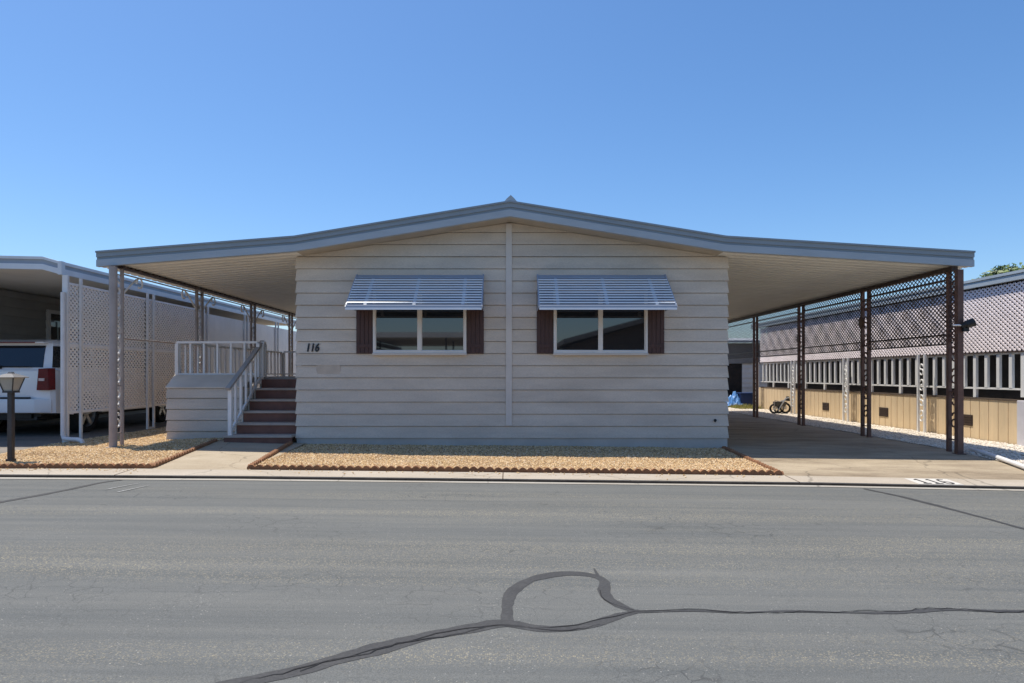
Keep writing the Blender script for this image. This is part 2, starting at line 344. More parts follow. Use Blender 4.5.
# gravel: bedding sheets and loose stones
def gravel(name, x0, x1, y0, y1, n, size, mb_, ms, label, drop=0.):
    fx0 = x0 if callable(x0) else (lambda y: x0); fx1 = x1 if callable(x1) else (lambda y: x1)
    us = np.linspace(0, 1, 17); ys = list(np.linspace(y0, y1, 12))
    hz = lambda x, y: gz(x, y) + .008 - drop*min(1, max(0, (y-9.3)/1.5)) + .006*math.sin(x*3.1+y*2.3)*math.sin(x*1.7-y*4.1)
    nx = len(us)
    vv = [(x, y, hz(x, y)) for y in ys for x in [fx0(y)+(fx1(y)-fx0(y))*u for u in us]]
    ff = [(j*nx+i, j*nx+i+1, (j+1)*nx+i+1, (j+1)*nx+i) for j in range(len(ys)-1) for i in range(nx-1)]
    base = np.array([(1,0,0),(-1,0,0),(0,1,0),(0,-1,0),(0,0,1),(0,0,-1)], float)
    tri = np.array([(0,2,4),(2,1,4),(1,3,4),(3,0,4),(2,0,5),(1,2,5),(3,1,5),(0,3,5)])
    Y = y0 + (y1-y0)*rng.uniform(0, 1, n)**1.25; U = rng.uniform(0, 1, n)
    X = np.array([fx0(y)+(fx1(y)-fx0(y))*u for y, u in zip(Y, U)])
    k = n//260; Y[:k] = 8.93 - np.abs(rng.normal(0, .11, k)).clip(0, .4); U[:k] = rng.uniform(0, 1, k)
    X[:k] = np.array([fx0(9)+(fx1(9)-fx0(9))*u for u in U[:k]])
    Z = np.array([hz(a, b) if b > 8.95 else gz(a, b)+.004 for a, b in zip(X, Y)])
    sz = size*rng.uniform(.55, 1.35, n)
    V = base[None] * rng.uniform(.7, 1.25, (n,6,1)) * sz[:,None,None]
    V[:,:,2] *= .75
    an = rng.uniform(0, 6.28, n); c, s = np.cos(an)[:,None], np.sin(an)[:,None]
    tx = rng.uniform(-.7,.7,n)[:,None]
    y2 = V[:,:,1]*np.cos(tx) - V[:,:,2]*np.sin(tx); z2 = V[:,:,1]*np.sin(tx) + V[:,:,2]*np.cos(tx)
    x3 = V[:,:,0]*c - y2*s; y3 = V[:,:,0]*s + y2*c
    P = np.stack([x3 + X[:,None], y3 + Y[:,None], z2 + Z[:,None] + .3*sz[:,None]], 2).reshape(-1,3)
    T = (tri[None] + (np.arange(n)*6)[:,None,None]).reshape(-1,3) + len(vv)
    me = bpy.data.meshes.new(name)
    me.from_pydata(vv + [tuple(p) for p in P], [], ff + [tuple(t) for t in T])
    me.materials.append(mb_); me.materials.append(ms)
    mi = np.ones(len(me.polygons), 'i'); mi[:len(ff)] = 0; me.polygons.foreach_set('material_index', mi)
    o = link(name, me, None, True); tag(o, label, 'gravel', kind='stuff'); return o
gravel('gravel_bed', lambda y: -3.44-.21*(y-9)/2.4, 3.56, 9.0, 11.6, 36000, .0115, M['gravelbase'], M['gravel'], 'tan gravel bed below the two front windows', .025)
gravel('gravel_bed', -7.68, lambda y: -4.72-.23*min(1,(y-9)/2.4), 9.0, 17.5, 34000, .0115, M['gravelbase'], M['gravel'], 'tan gravel bed around the lamp post and left carport columns')
gravel('gravel_strip', 7.42, 9.22, 8.95, 26, 20000, .016, M['palebase'], M['gravelpale'], 'pale gravel strip along the foot of the tan skirting')

# ------------------------------------------------------------------ scalloped edging
def edge_piece(n=5, p=.104):
    mb = MB(); L_ = n*p
    pts = [(-L_/2, 0, -.06)]
    for i in range(n):
        for k in range(7):
            t = k/6; pts.append((-L_/2 + (i+t*.98+.01)*p, 0, .030 + .032*math.sin(math.pi*t)))
    pts.append((L_/2, 0, -.06)); mb.prism(pts, (0,.055,0)); 
    o = mb.build('edging_block', M['terracotta'], keep=True); return o
proto = edge_piece(); used = [False]
def edging(x0, y0, x1, y1, label, group, drop=0):
    d = math.hypot(x1-x0, y1-y0); n = max(1, round(d/.525)); a = math.atan2(y1-y0, x1-x0)
    for i in range(n):
        t = (i+.5)/n; x, y = x0+(x1-x0)*t, y0+(y1-y0)*t
        o = proto if not used[0] else proto.copy()
        if used[0]: C.objects.link(o)
        used[0] = True
        u, w = (i)/n, (i+1)/n
        za, zb = gz(x0+(x1-x0)*u, y0+(y1-y0)*u), gz(x0+(x1-x0)*w, y0+(y1-y0)*w)
        o.location = (x, y, (za+zb)/2 + .004 - drop + random.uniform(-.004,.004))
        o.rotation_euler = (random.uniform(-.06,.06), -math.atan2(zb-za, d/n) + random.uniform(-.008,.008), a + random.uniform(-.015,.015)); o.scale = (d/n/.52*.995, 1, 1)
        tag(o, label, 'edging', group)
ga = 'terracotta scalloped garden edging'
edging(-3.46, 8.97, 3.58, 8.97, 'terracotta scalloped edging piece in the front row of the gravel bed below the windows', ga)
edging(-3.68, 11.4, -3.47, 9.02, 'terracotta scalloped edging piece between the walkway and the bed below the windows', ga, .012)
edging(3.62, 9.02, 3.62, 11.5, 'terracotta scalloped edging piece between the driveway and the gravel bed', ga, .03)
edging(-7.7, 8.97, -4.70, 8.97, 'terracotta scalloped edging piece in front of the gravel bed with the lamp post', ga)
edging(-4.69, 9.02, -4.92, 11.5, 'terracotta scalloped edging piece between the lamp post bed and the walkway', ga, .012)

# ------------------------------------------------------------------ crack sealant on the road
def onroad(px, py):
    d = (py - 374); h = HC + .135; y = h*F/d; x = (px-510)*y/F
    for _ in range(4): h = HC - (rz(x, 0) + .002); y = h*F/d; x = (px-510)*y/F
    h = HC - (rz(x, 0) + .004); y = h*F/d; x = (px-510)*y/F
    return x, y
def ribbon(name, pts, label, jag=.32, wig=0.):
    """pts: (px, py, width in metres)"""
    P = [(*onroad(a, b), w*(.5 if name == 'road_crack' else .9)) for a, b, w in pts]; Q = []
    for (p, q) in zip(P[:-1], P[1:]):
        n = max(2, int(math.hypot(q[0]-p[0], q[1]-p[1])/.05))
        for i in range(n): t = i/n; Q.append([p[k]+(q[k]-p[k])*t for k in range(3)])
    Q.append(list(P[-1]))
    A = np.array(Q)
    for _ in range(6): A[1:-1] = (A[:-2] + 2*A[1:-1] + A[2:])/4
    if wig:
        e = rng.normal(0, 1, (len(A), 2)); e = .6*e + .8*np.stack([np.convolve(e[:,k], np.ones(5)/2.2, 'same') for k in (0,1)], 1); A[1:-1,:2] += wig*e[1:-1]
    n = len(A); t = np.gradient(A[:,:2], axis=0); t /= np.linalg.norm(t, axis=1)[:,None]; nr = np.stack([-t[:,1], t[:,0]], 1)
    def jn():
        e = rng.normal(0, 1, n+8); e = np.convolve(e, np.ones(4)/4, 'same')[4:-4]; return 1 + jag*e
    w = A[:,2]; l = A[:,:2] + nr*(w*.5*jn())[:,None]; r = A[:,:2] - nr*(w*.5*jn())[:,None]
    mb = MB(); vs_ = []
    zz = .0018 + .0004*ribbon.k; ribbon.k += 1
    for i in range(n): vs_ += [(l[i,0], l[i,1], rz(l[i,0],0)+zz), (r[i,0], r[i,1], rz(r[i,0],0)+zz)]
    mb.add(vs_, [(2*i, 2*i+1, 2*i+3, 2*i+2) for i in range(n-1)])
    o = mb.build(name, M['seal'], keep=True); struct(o); return o
ribbon.k = 0
ribbon('crack_sealant', [(190,693,.11),(240,683,.11),(310,668,.12),(360,652,.13),(400,642,.13),(440,633,.13),(480,625,.14),(510,621,.12),(540,630,.09),(570,629,.10),(605,622,.10),(625,612,.07),(640,610,.05)], '')
ribbon('crack_sealant', [(508,622,.085),(508,612,.085),(508,600,.085),(513,589,.09),(527,579,.10),(555,573,.10),(580,572,.10),(598,575,.09),(608,582,.08),(601,589,.07),(606,599,.08),(617,606,.09),(635,611,.05)], '')
ribbon('crack_sealant', [(628,611,.05),(660,611,.035),(700,610,.028),(740,613,.03),(780,610,.028),(820,612,.034),(860,612,.028),(895,613,.05),(930,609,.05),(960,609,.06),(1000,611,.045),(1060,610,.04),(1400,606,.04)], '', .5)
ribbon('crack_sealant', [(598,575,.03),(594,568,.012)], '')
ribbon('crack_sealant', [(-40,510,.10),(0,502,.09),(45,494,.09),(80,487,.08),(105,481.5,.07),(122,480,.05)], '')
ribbon('crack_sealant', [(864,488.6,.06),(900,496,.07),(940,506,.07),(985,518,.06),(1030,530,.06),(1070,541,.06),(1300,600,.06)], '')
M['seal'] = mat('open crack', (.016,.016,.017), .9, .2, 9)
ribbon('road_crack', [(240,683,.012),(310,667,.016),(345,657,.012),(360,651,.022),(400,642,.012),(440,633,.02),(480,624,.014),(510,622,.02),(540,631,.012),(570,628,.016),(605,621,.014),(635,611,.012)], '', .9, .010)
ribbon('road_crack', [(635,611,.010),(680,610,.018),(700,608,.010),(728,612,.014),(740,613,.010),(780,609,.016),(820,613,.010),(860,611,.012),(895,613,.022),(930,608,.014),(960,610,.024),(1000,611,.012),(1060,610,.012),(1400,606,.012)], '', .9, .010)
ribbon('road_crack', [(300,671,.010),(330,660,.014),(370,651,.010),(410,643,.014),(450,634,.010),(495,623,.012),(530,626,.010),(570,631,.010),(600,624,.008)], '', .9, .012)
ribbon('road_crack', [(600,590,.012),(606,600,.018),(618,606,.01),(634,610,.012)], '', .9, .010)


# ------------------------------------------------------------------ text
def text_mesh(body, size, extrude, shear=0., offset=0., sx=1.):
    cu = bpy.data.curves.new('digits', 'FONT'); cu.body = body; cu.size = size; cu.extrude = extrude; cu.shear = shear; cu.offset = offset
    cu.align_x = 'CENTER'; cu.align_y = 'CENTER'
    o = bpy.data.objects.new('digits', cu); C.objects.link(o)
    dg = bpy.context.evaluated_depsgraph_get(); me = bpy.data.meshes.new_from_object(o.evaluated_get(dg))
    bpy.data.objects.remove(o); me.materials.clear(); return me

# ------------------------------------------------------------------ the house
YW = 11.58                    # front wall plane
HW = 3.645; XO = .035            # half width, offset of the body to the right
YB = 28.0
home = thing('mobile_home', (0, YW, 0), 'beige lap-sided mobile home with two awning windows and low gabled roof', 'mobile home')
def rtop(x):                  # top of house roof / carport roof at the fascia
    a = abs(x)
    if a <= 3.5: return 4.01 - (4.01-3.44)*a/3.5
    return 3.44 - (a-3.5)*((3.44-3.192)/(6.71-3.5) if x < 0 else (3.44-3.192)/(7.53-3.5))
FT = .25                     # fascia height
mb = MB()
# core wall
core = [(XO-HW+.055,YW+.055,-.1),(XO+HW-.055,YW+.055,-.1),(XO+HW-.055,YW+.055,rtop(HW)-FT-.02),(3.5,YW+.055,rtop(3.5)-FT+.03),(0,YW+.055,rtop(0)-FT+.03),(-3.5,YW+.055,rtop(3.5)-FT+.03),(XO-HW+.055,YW+.055,rtop(-HW)-FT-.02)]
mb.prism(core, (0, YB-YW, 0))
z0 = .115; p = .205
k = 0
def ring(za, zb, oa, ob):
    """one lap course round the front and both sides"""
    def q(o, z): return [(XO-HW-o, YB, z), (XO-HW-o, YW-o, z), (XO+HW+o, YW-o, z), (XO+HW+o, YB, z)]
    a, b = q(oa, za), q(ob, zb-.0075); c = q(-.05, za); d = q(-.05, zb-.0075)
    vs_ = a + b + c + d
    fs = []
    for i in range(3): fs += [(i, i+1, 5+i-0, 4+i), (8+i, 9+i, i+1, i), (4+i, 5+i, 13+i, 12+i)]
    mb.add(vs_, fs)
ztop = rtop(3.66) - FT
while True:
    za = z0 + p*k; zb = za + p
    if zb > ztop:
        ring(za, ztop+.0075, .024, .010); break
    ring(za, zb, .024, .004); k += 1
# gable courses, front only
def halfw(z):                 # half width of the gable at height z under the soffit
    s = (4.01-3.44)/3.5; zz = 4.01 - FT - z + .012
    return min(HW, max(0, zz/s))
while True:
    za = z0 + p*k; zb = min(za + p, 4.01 - FT + .01)
    if za > 4.01 - FT - .01: break
    if za < ztop: za = ztop + .001
    wa, wb = halfw(za), halfw(zb)
    zc = zb-.0075; mb.add([(-wa,YW-.024,za),(wa,YW-.024,za),(wb,YW-.004,zc),(-wb,YW-.004,zc),(-wa,YW+.05,za),(wa,YW+.05,za),(wb,YW+.05,zc),(-wb,YW+.05,zc)], [(0,1,2,3),(4,5,1,0),(3,2,6,7)]); k += 1
mb.build('wall', M['siding'], home)
mb = MB()
mb.hexa([(XO-HW-.004,YW-.004,-.1),(XO+HW+.004,YW-.004,-.14),(XO+HW+.004,YB,-.14),(XO-HW-.004,YB,-.1),(XO-HW-.004,YW-.004,.112),(XO+HW+.004,YW-.004,.112),(XO+HW+.004,YB,.112),(XO-HW-.004,YB,.112)])
mb.build('skirting', mat('skirting paint', (.54,.50,.45), .6, .1, 2, .15, 60), home)
mb = MB(); mb.box(-.070,.034,YW-.040,YW-.0,.325,3.742); mb.build('centre_batten', M['trim'], home, bevel=.004)
# soffit under the front overhang
YF = 11.10
mb = MB()
for a, b in ((-3.5,0),(0,3.5)):
    mb.hexa([(a,YF+.05,rtop(a)-FT+.012),(b,YF+.05,rtop(b)-FT+.012),(b,YW+.04,rtop(b)-FT+.012),(a,YW+.04,rtop(a)-FT+.012),(a,YF+.05,rtop(a)-FT+.05),(b,YF+.05,rtop(b)-FT+.05),(b,YW+.04,rtop(b)-FT+.05),(a,YW+.04,rtop(a)-FT+.05)])
mb.build('soffit', M['soffit'], home)
def fascia(xs, parent):
    """three-step metal fascia following the roof line"""
    up = MB(); lo = MB()
    for a, b in zip(xs[:-1], xs[1:]):
        def seg(m_, y0, y1, t0, t1):
            m_.hexa([(a,y0,rtop(a)-t1),(b,y0,rtop(b)-t1),(b,y1,rtop(b)-t1),(a,y1,rtop(a)-t1),(a,y0,rtop(a)-t0),(b,y0,rtop(b)-t0),(b,y1,rtop(b)-t0),(a,y1,rtop(a)-t0)])
        seg(up, YF-.055, YF+.05, 0, .028); seg(up, YF-.030, YF+.05, .028, .098)
        seg(up, YF-.008, YF+.05, .098, .140)
        seg(lo, YF-.028, YF+.05, .140, FT)
    f = up.build('gutter', M['fascia_top'], parent); lo.build('fascia', M['fascia'], parent)
fascia([-3.5,0,3.5], home)
mb = MB()
for a, b in ((-3.5,0),(0,3.5)):
    mb.hexa([(a,YF+.05,rtop(a)-.10),(b,YF+.05,rtop(b)-.10),(b,YB+.3,rtop(b)-.10),(a,YB+.3,rtop(a)-.10),(a,YF+.05,rtop(a)-.004),(b,YF+.05,rtop(b)-.004),(b,YB+.3,rtop(b)-.004),(a,YB+.3,rtop(a)-.004)])
rf = mb.build('roof', M['shingle'], home)
mb = MB(); mb.prism([(-.10,YF-.02,3.992),(.12,YF-.02,3.992),(.07,YF-.02,4.05),(.012,YF-.02,4.105),(-.05,YF-.02,4.05)], (0,17,0)); mb.build('ridge_cap', M['fascia'], rf)
# windows, shutters, awnings
def window(x0, x1, zb, zt):
    mb = MB(); y0, y1 = YW-.078, YW+.02; w = .038
    mb.box(x0, x1, y0, y1, zb, zb+w); mb.box(x0, x1, y0, y1, zt-w, zt); mb.box(x0, x0+w, y0, y1, zb+w, zt-w); mb.box(x1-w, x1, y0, y1, zb+w, zt-w)
    xm = (x0+x1)/2; mb.box(xm-.026, xm+.026, y0+.004, y1, zb+w, zt-w)
    wn = mb.build('window', M['white'], home)
    for a, b, d in ((x0+w, xm-.026, .0), (xm+.026, x1-w, .012)):
        s = MB(); ys = YW-.064+d; t = .014
        s.box(a, b, ys, ys+.03, zb+w, zb+w+t); s.box(a, b, ys, ys+.03, zt-w-t, zt-w); s.box(a, a+t, ys, ys+.03, zb+w+t, zt-w-t); s.box(b-t, b, ys, ys+.03, zb+w+t, zt-w-t)
        s.build('sash', M['rail'], wn)
        g = MB(); g.box(a+t, b-t, ys+.012, ys+.018, zb+w+t, zt-w-t); g.build('pane', M['glass'], wn)
    s = MB(); s.box(x0-.01, x1+.01, YW-.095, YW-.0, zb-.035, zb-.002); s.build('sill', M['trim'], wn)
def shutter(x0, x1, zb, zt):
    mb = MB(); y = YW-.045; n = 4; w = (x1-x0)/n
    for i in range(n): mb.box(x0+i*w+.004, x0+(i+1)*w-.004, y, YW-.0, zb, zt)
    mb.box(x0+.003, x1-.003, y+.012, YW+.01, zb+.004, zt-.004)
    mb.box(x0+.01, x1-.01, y-.012, y-.001, zb+.10, zb+.16); mb.box(x0+.01, x1-.01, y-.012, y-.001, zt-.16, zt-.10)
    mb.build('shutter', M['shutter'], home)
def awning(x0, x1):
    za, zb, ya, yb = 2.875, 2.25, YW-.03, 10.74
    n = 11; d = Vector((0, yb-ya, zb-za))
    mb = MB(); lip = MB()
    mb.prism([(x0,ya,za+.0),(x0,ya-.09,za-.055),(x0,ya-.09,za-.067),(x0,ya,za-.012)], (x1-x0,0,0), 1)
    for i in range(n):
        t0 = .115 + (i)*(.865/n); t1 = t0 + .865/n
        a = Vector((0,ya,za)) + d*t0; b = Vector((0,ya,za)) + d*t1
        up = Vector((0,-.62,.72)).normalized()
        hi = a + up*.004; lo = b + up*.026                  # slat stands off at its lower edge
        mid = (hi+lo)/2
        t = up*.005
        mb.prism([(x0+.01,*hi.yz),(x0+.01,*lo.yz),(x0+.01,*(lo-t).yz),(x0+.01,*(hi-t).yz)], (x1-x0-.02,0,0))
        lip.prism([(x0+.008,lo.y+.010,lo.z+.012),(x0+.008,lo.y-.004,lo.z+.001),(x0+.008,lo.y-.003,lo.z-.014),(x0+.008,lo.y+.008,lo.z-.004)], (x1-x0-.016,0,0))
    aw = mb.build('awning', [M['awn'], M['awnplate']], home)
    # front valance
    lip.box(x0, x1, yb-.012, yb+.006, zb-.035, zb-.006); lip.box(x0, x1, yb-.016, yb+.0, zb-.04, zb-.035)
    lip.build('slat_lip', M['awnlip'], aw)
    v = MB(); v.box(x0+.004, x1-.004, yb-.004, yb+.014, zb-.006, zb+.045); v.build('valance', M['awnplate'], aw)
    for x in (x0, x1-.006):   # side wings made of slats too
        s = MB(); m_ = 7
        for i in range(m_):
            z1 = za - (za-zb)*i/m_; z2 = za - (za-zb)*(i+.86)/m_
            f1 = (za-z1)/(za-zb); f2 = (za-z2)/(za-zb)
            s.prism([(x,ya,z1),(x,ya+(yb-ya)*f1,z1),(x,ya+(yb-ya)*f2,z2),(x,ya,z2)], (.006,0,0))
        s.bar((x+.003,ya,za), (x+.003,yb,zb), .022, .03)
        s.build('side_wing', M['awnplate'], aw)
    for x in (x0+.30, (x0+x1)/2, x1-.30):
        s = MB(); a = Vector((x,ya,za)) + Vector((0,0,-.03)); b = Vector((x,yb,zb)) + Vector((0,.02,-.01)); s.bar(a, b, .05, .02)
        up = Vector((0,-.62,.72)).normalized()*.034
        s.bar(a+up*1.1+d*.1, b+up*.9, .05, .008)
        s.build('brace', M['awnplate'], aw)
for x0, x1 in ((-2.31,-.737),(.737,2.32)): window(x0, x1, 1.553, 2.62)
for x0, x1 in ((-2.60,-2.318),(-.730,-.44),(.45,.730),(2.326,2.61)): shutter(x0, x1, 1.545, 2.62)
awning(-2.59, -.445); awning(.46, 2.625)
# house number
me = text_mesh('116', .185, .006, .20, .006); me.materials.append(M['number'])
me.transform(Matrix.Translation((-3.345, YW-.026, 1.640)) @ Matrix.Rotation(R(90), 4, 'X') @ Matrix.Scale(.82, 4, (1,0,0)))
o = link('house_number', me, home)
mb = MB()                    # faded repair patch on the siding
pts = [(-3.28+.41*u, YW-.018, z) for u, z in ((.05,1.20),(.5,1.195),(.95,1.20),(1,1.27),(.97,1.345),(.5,1.35),(.04,1.345),(0,1.27))]
mb.prism(pts, (0,.012,0)); mb.build('repair_patch', M['patch'], home)
mb = MB(); mb.tube([(3.47,YW-.01,.42),(3.47,YW-.06,.42),(3.45,YW-.075,.40)], .018); mb.lathe([(.0,0),(.022,0),(.02,.012),(0,.012)], (3.47,YW-.03,.42), 'Y', 12); mb.build('tap', M['black'], home)

# ------------------------------------------------------------------ carports
def scroll(mb, x, y, z, r, ydir, zdir, tr=.008):
    """flat S scroll in the YZ plane"""
    pts = []
    for i in range(15):
        a = -math.pi*.5 + i/14*math.pi*1.5; q = r*(1-.35*i/14); pts.append((x, y+ydir*q*math.cos(a), z+zdir*(r*.9 + q*math.sin(a))))
    pts2 = []
    for i in range(15):
        a = -math.pi*.5 + i/14*math.pi*1.5; q = r*(1-.35*i/14); pts2.append((x, y-ydir*q*math.cos(a), z-zdir*(r*.9 + q*math.sin(a))))
    mb.tube(pts2[::-1] + pts[1:], tr, 6)
def carport_posts(root, x, ys, ztop, mp, ms, thick, gap, thin=.032, round_=True):
    for i, y in enumerate(ys):
        z0_ = gz(x, y) - .05
        mb = MB(); r = thick if i == 0 else thin
        if round_: mb.tube([(x,y,z0_),(x,y,ztop)], r, 16)
        else: mb.box(x-r, x+r, y-r, y+r, z0_, ztop)
        mb.box(x-r*1.6, x+r*1.6, y-r*1.6, y+r*1.6, z0_, z0_+.062)
        pa = mb.build('post', mp, root, smooth=round_)
        mb = MB(); y2 = y + gap
        if round_: mb.tube([(x,y2,z0_),(x,y2,ztop)], thin, 12)
        else: mb.box(x-thin, x+thin, y2-thin, y2+thin, z0_, ztop)
        mb.build('post', mp, root, smooth=round_)
        w = gap/2 - .03; yc = y + gap/2; z = .45; kk = 0
        while z < ztop-.2:
            mb = MB(); scroll(mb, x, yc, z, w*.72, 1 if kk % 2 else -1, 1, .014); mb.build('scroll', ms, pa); z += .36; kk += 1
        for zz in (.22, 1.0, 1.85, ztop-.12):
            mb = MB(); mb.box(x-.01, x+.01, y, y2, gz(x,y)+zz-.01, gz(x,y)+zz+.01); mb.build('strut', mp, pa)
# left
XL = -6.42
left = thing('carport', (-5.1, 11.1, 0), 'carport roof on grey scrollwork posts over the entrance steps', 'carport', 'carports of the beige home')
YL = [11.05, 13.99, 16.93, 19.87]
right = thing('carport', (5.5, 11.1, 0), 'carport roof on brown posts with brown lattice panels over the driveway', 'carport', 'carports of the beige home')
def carport_roof(root, xa, xb, xe, ylen):
    fascia([xa, xb] if xa < xb else [xb, xa], root)
    lo, hi = min(xa, xb), max(xa, xb)
    mb = MB(); y = YF+.05; pts = []
    prof = []
    pitch = .235
    while y < ylen:
        prof += [(y, .0), (y+.15, .0), (y+.17, .034), (y+.215, .034)]; y += pitch
    for (ya, da), (yb_, db) in zip(prof[:-1], prof[1:]):
        zb_ = lambda x, d: rtop(x) - FT + .012 + d
        mb.add([(lo,ya,zb_(lo,da)),(hi,ya,zb_(hi,da)),(hi,yb_,zb_(hi,db)),(lo,yb_,zb_(lo,db))], [(0,1,2,3)])
    mb.build('ceiling', M['ceiling'], root)
    mb = MB()
    mb.hexa([(lo,YF+.05,rtop(lo)-.09),(hi,YF+.05,rtop(hi)-.09),(hi,ylen,rtop(hi)-.09),(lo,ylen,rtop(lo)-.09),(lo,YF+.05,rtop(lo)-.02),(hi,YF+.05,rtop(hi)-.02),(hi,ylen,rtop(hi)-.02),(lo,ylen,rtop(lo)-.02)])
    mb.build('roof', M['roof'], root)
    mb = MB(); s = 1 if xe > 0 else -1   # side gutter along the outer edge
    mb.box(min(xe, xe-s*.03), max(xe, xe-s*.03), YF+.051, ylen, rtop(xe)-FT+.05, rtop(xe)-.005)
    mb.build('side_fascia', M['fascia'], root)
carport_roof(left, -3.5, -6.71, -6.71, 21.5)
carport_roof(right, 3.5, 7.53, 7.53, 24.0)
zt = rtop(XL) - FT + .0
mb = MB(); mb.box(XL-.03, XL+.03, YF+.06, 21.4, zt-.03, zt+.0); hb = mb.build('header_beam', M['brown'], left)
pts = [(XL+.031, YF+.09, zt-.03)]; y = YF + .10
while y < 21.2: pts += [(XL+.031, y, zt-.012), (XL+.031, y+.001, zt+.010), (XL+.031, y+.13, zt+.010), (XL+.031, y+.131, zt-.012)]; y += .235
pts += [(XL+.031, 21.3, zt-.03)]
mb = MB(); mb.prism(pts, (.06,0,0))
mb.build('rib_closure', M['brown'], hb)
carport_posts(left, XL, YL, zt-.03, M['postgrey'], M['white'], .062, .25)
mb = MB(); mb.tube([(XL,11.3,2.855),(XL,21.3,2.855)], .014, 6); mb.build('top_rail', M['postgrey'], left)
mb = MB(); mb.tube([(XL,11.3,1.79),(XL,14.0,1.79)], .016, 6); mb.build('mid_rail', M['postgrey'], left)
for i, y in enumerate(YL):   # curled corner brackets
    for d in (1, -1):
        if (i == 0 and d < 0): continue
        y0 = y + (.25 if d > 0 else 0) + d*.03
        mb = MB(); pts = [(XL, y0, 2.53), (XL, y0+d*.20, 2.68), (XL, y0+d*.40, 2.82)]
        for k in range(16):
            a = -math.pi*.75 + k/15*math.pi*1.75; q = .095*(1-.2*k/15); pts.append((XL, y0+d*(.51-q*math.sin(-a-.6)*-1*-1), 2.765+q*math.cos(a+.6)))
        mb.tube(pts, .016, 6); mb.build('bracket', M['white'], left)
XRt = 7.27; YRt = [11.06, 13.83, 16.93, 20.1]
ztr = rtop(XRt) - FT
mb = MB(); mb.box(XRt-.05, XRt+.05, YF+.06, 23.9, ztr-.07, ztr-.0); mb.build('header_beam', M['brown'], right)
carport_posts(right, XRt, YRt, ztr-.07, M['rustbrown'], M['rustbrown'], .046, .25, .030, False)
def lattice(mb, x, y0, y1, z0, z1, pitch, w, t=.006, sl=1.):
    """diagonal strips in the plane X = x, clipped to a rectangle; two layers"""
    d = pitch
    for s, off in ((1, -t*.55), (-1, t*.55)):
        s *= sl; c0 = z0 - s*(y1 if s > 0 else y0); c1 = z1 - s*(y0 if s > 0 else y1)
        c = min(c0, c1) + random.uniform(0, d); ce = max(c0, c1)
        while c < ce:                     # line z = s*y + c
            pts = []
            ya = y0; za = s*ya + c; yb = y1; zb = s*yb + c
            # clip
            t0, t1 = 0., 1.
            dz = zb - za
            a, b = (z0-za)/dz, (z1-za)/dz
            t0 = max(t0, min(a, b)); t1 = min(t1, max(a, b))
            if t1 - t0 > .004:
                p0 = Vector((x+off, ya+(yb-ya)*t0, za+dz*t0)); p1 = Vector((x+off, ya+(yb-ya)*t1, za+dz*t1))
                n = Vector((0, -s, 1)).normalized()*w/2; h = Vector((t/2, 0, 0))
                mb.hexa([p0-n-h, p0+n-h, p1+n-h, p1-n-h, p0-n+h, p0+n+h, p1+n+h, p1-n+h])
            c += d
for i in range(4):
    ya = YRt[i] + .25 + .035; yb = (YRt[i+1] if i < 3 else 23.6) - .035
    if i == 0:
        mb = MB(); lattice(mb, XRt, YRt[0]+.065, YRt[0]+.22, 1.70, ztr-.07, .080, .0175, .005, .72); mb.build('lattice_panel', M['lattbrown'], right)
    mb = MB(); lattice(mb, XRt, ya, yb, 1.70, ztr-.07, .080, .0175, .005, .72)
    lp = mb.build('lattice_panel', M['lattbrown'], right)
    for z, h in ((2.76,.028),(1.85,.028),(1.695,.022)):
        m2 = MB(); m2.box(XRt-.022, XRt+.022, ya-.033, yb+.033, z-h/2, z+h/2); m2.build('lattice_rail', M['brown'], lp)
for y, z in ((16.98+.14, 2.08), (13.92+.14, 2.25)):
    mb = MB(); mb.lathe([(0,-.02),(.07,-.018),(.12,-.005),(.12,.005),(.07,.018),(0,.02)], (XRt-.035, y, z), 'X', 10); mb.build('medallion', M['rustbrown'], right)
# flood light on the front post
fl = thing('flood_light', (XRt+.065, 11.06, 1.98), 'small black flood light on the outermost brown carport post', 'flood light')
mb = MB(); mb.tube([(XRt-.14,11.0,1.985),(XRt-.06,10.98,1.985),(XRt+.0,10.97,1.98)], .014, 8); mb.build('arm', M['rail'], fl)
mb = MB(); a = Vector((XRt-.02,10.97,1.97)); b = Vector((XRt+.15,10.92,2.03))
mb.tube([a, a.lerp(b,.25), a.lerp(b,.35), b], [.035,.045,.062,.070], 12); mb.build('lamp_head', M['black'], fl, smooth=True)
mb = MB(); mb.box(XRt+.0, XRt+.09, 10.94, 11.0, 1.88, 1.96); mb.build('sensor', M['black'], fl, bevel=.008)

# ------------------------------------------------------------------ porch and steps
ZD = 1.14
porch = thing('porch', (-5.3, 12.4, 0), 'raised grey porch with white railings along the left side of the home', 'porch')
mb = MB(); mb.box(-6.28, -4.78, 12.62, 18.6, ZD-.10, ZD); mb.box(-4.78, -3.70, 12.98, 18.6, ZD-.10, ZD); mb.build('floor', M['tread'], porch)
mb = MB(); yb_ = 12.1
zc = [.0 + .2*k for k in range(6)]
for k, z in enumerate([-.05,.19,.385,.58,.775]):
    zt_ = [.19,.385,.58,.775,.955][k] - .012
    def q(o, z): return [(-6.07-o, 12.62, z), (-6.07-o, yb_-o, z), (-4.73, yb_-o, z)]
    a, b = q(.020, z), q(.004, zt_); c = q(-.04, z)
    mb.add(a+b+c, [(0,1,4,3),(1,2,5,4),(6,7,1,0),(7,8,2,1)])
mb.box(-6.05, -4.73, yb_+.03, 12.62, -.05, .95)
mb.box(-6.2, -4.80, 12.63, 12.70, -.05, ZD-.1)
mb.build('skirt', M['siding'], porch)
mb = MB()                    # sloping grey cap board between skirt and deck
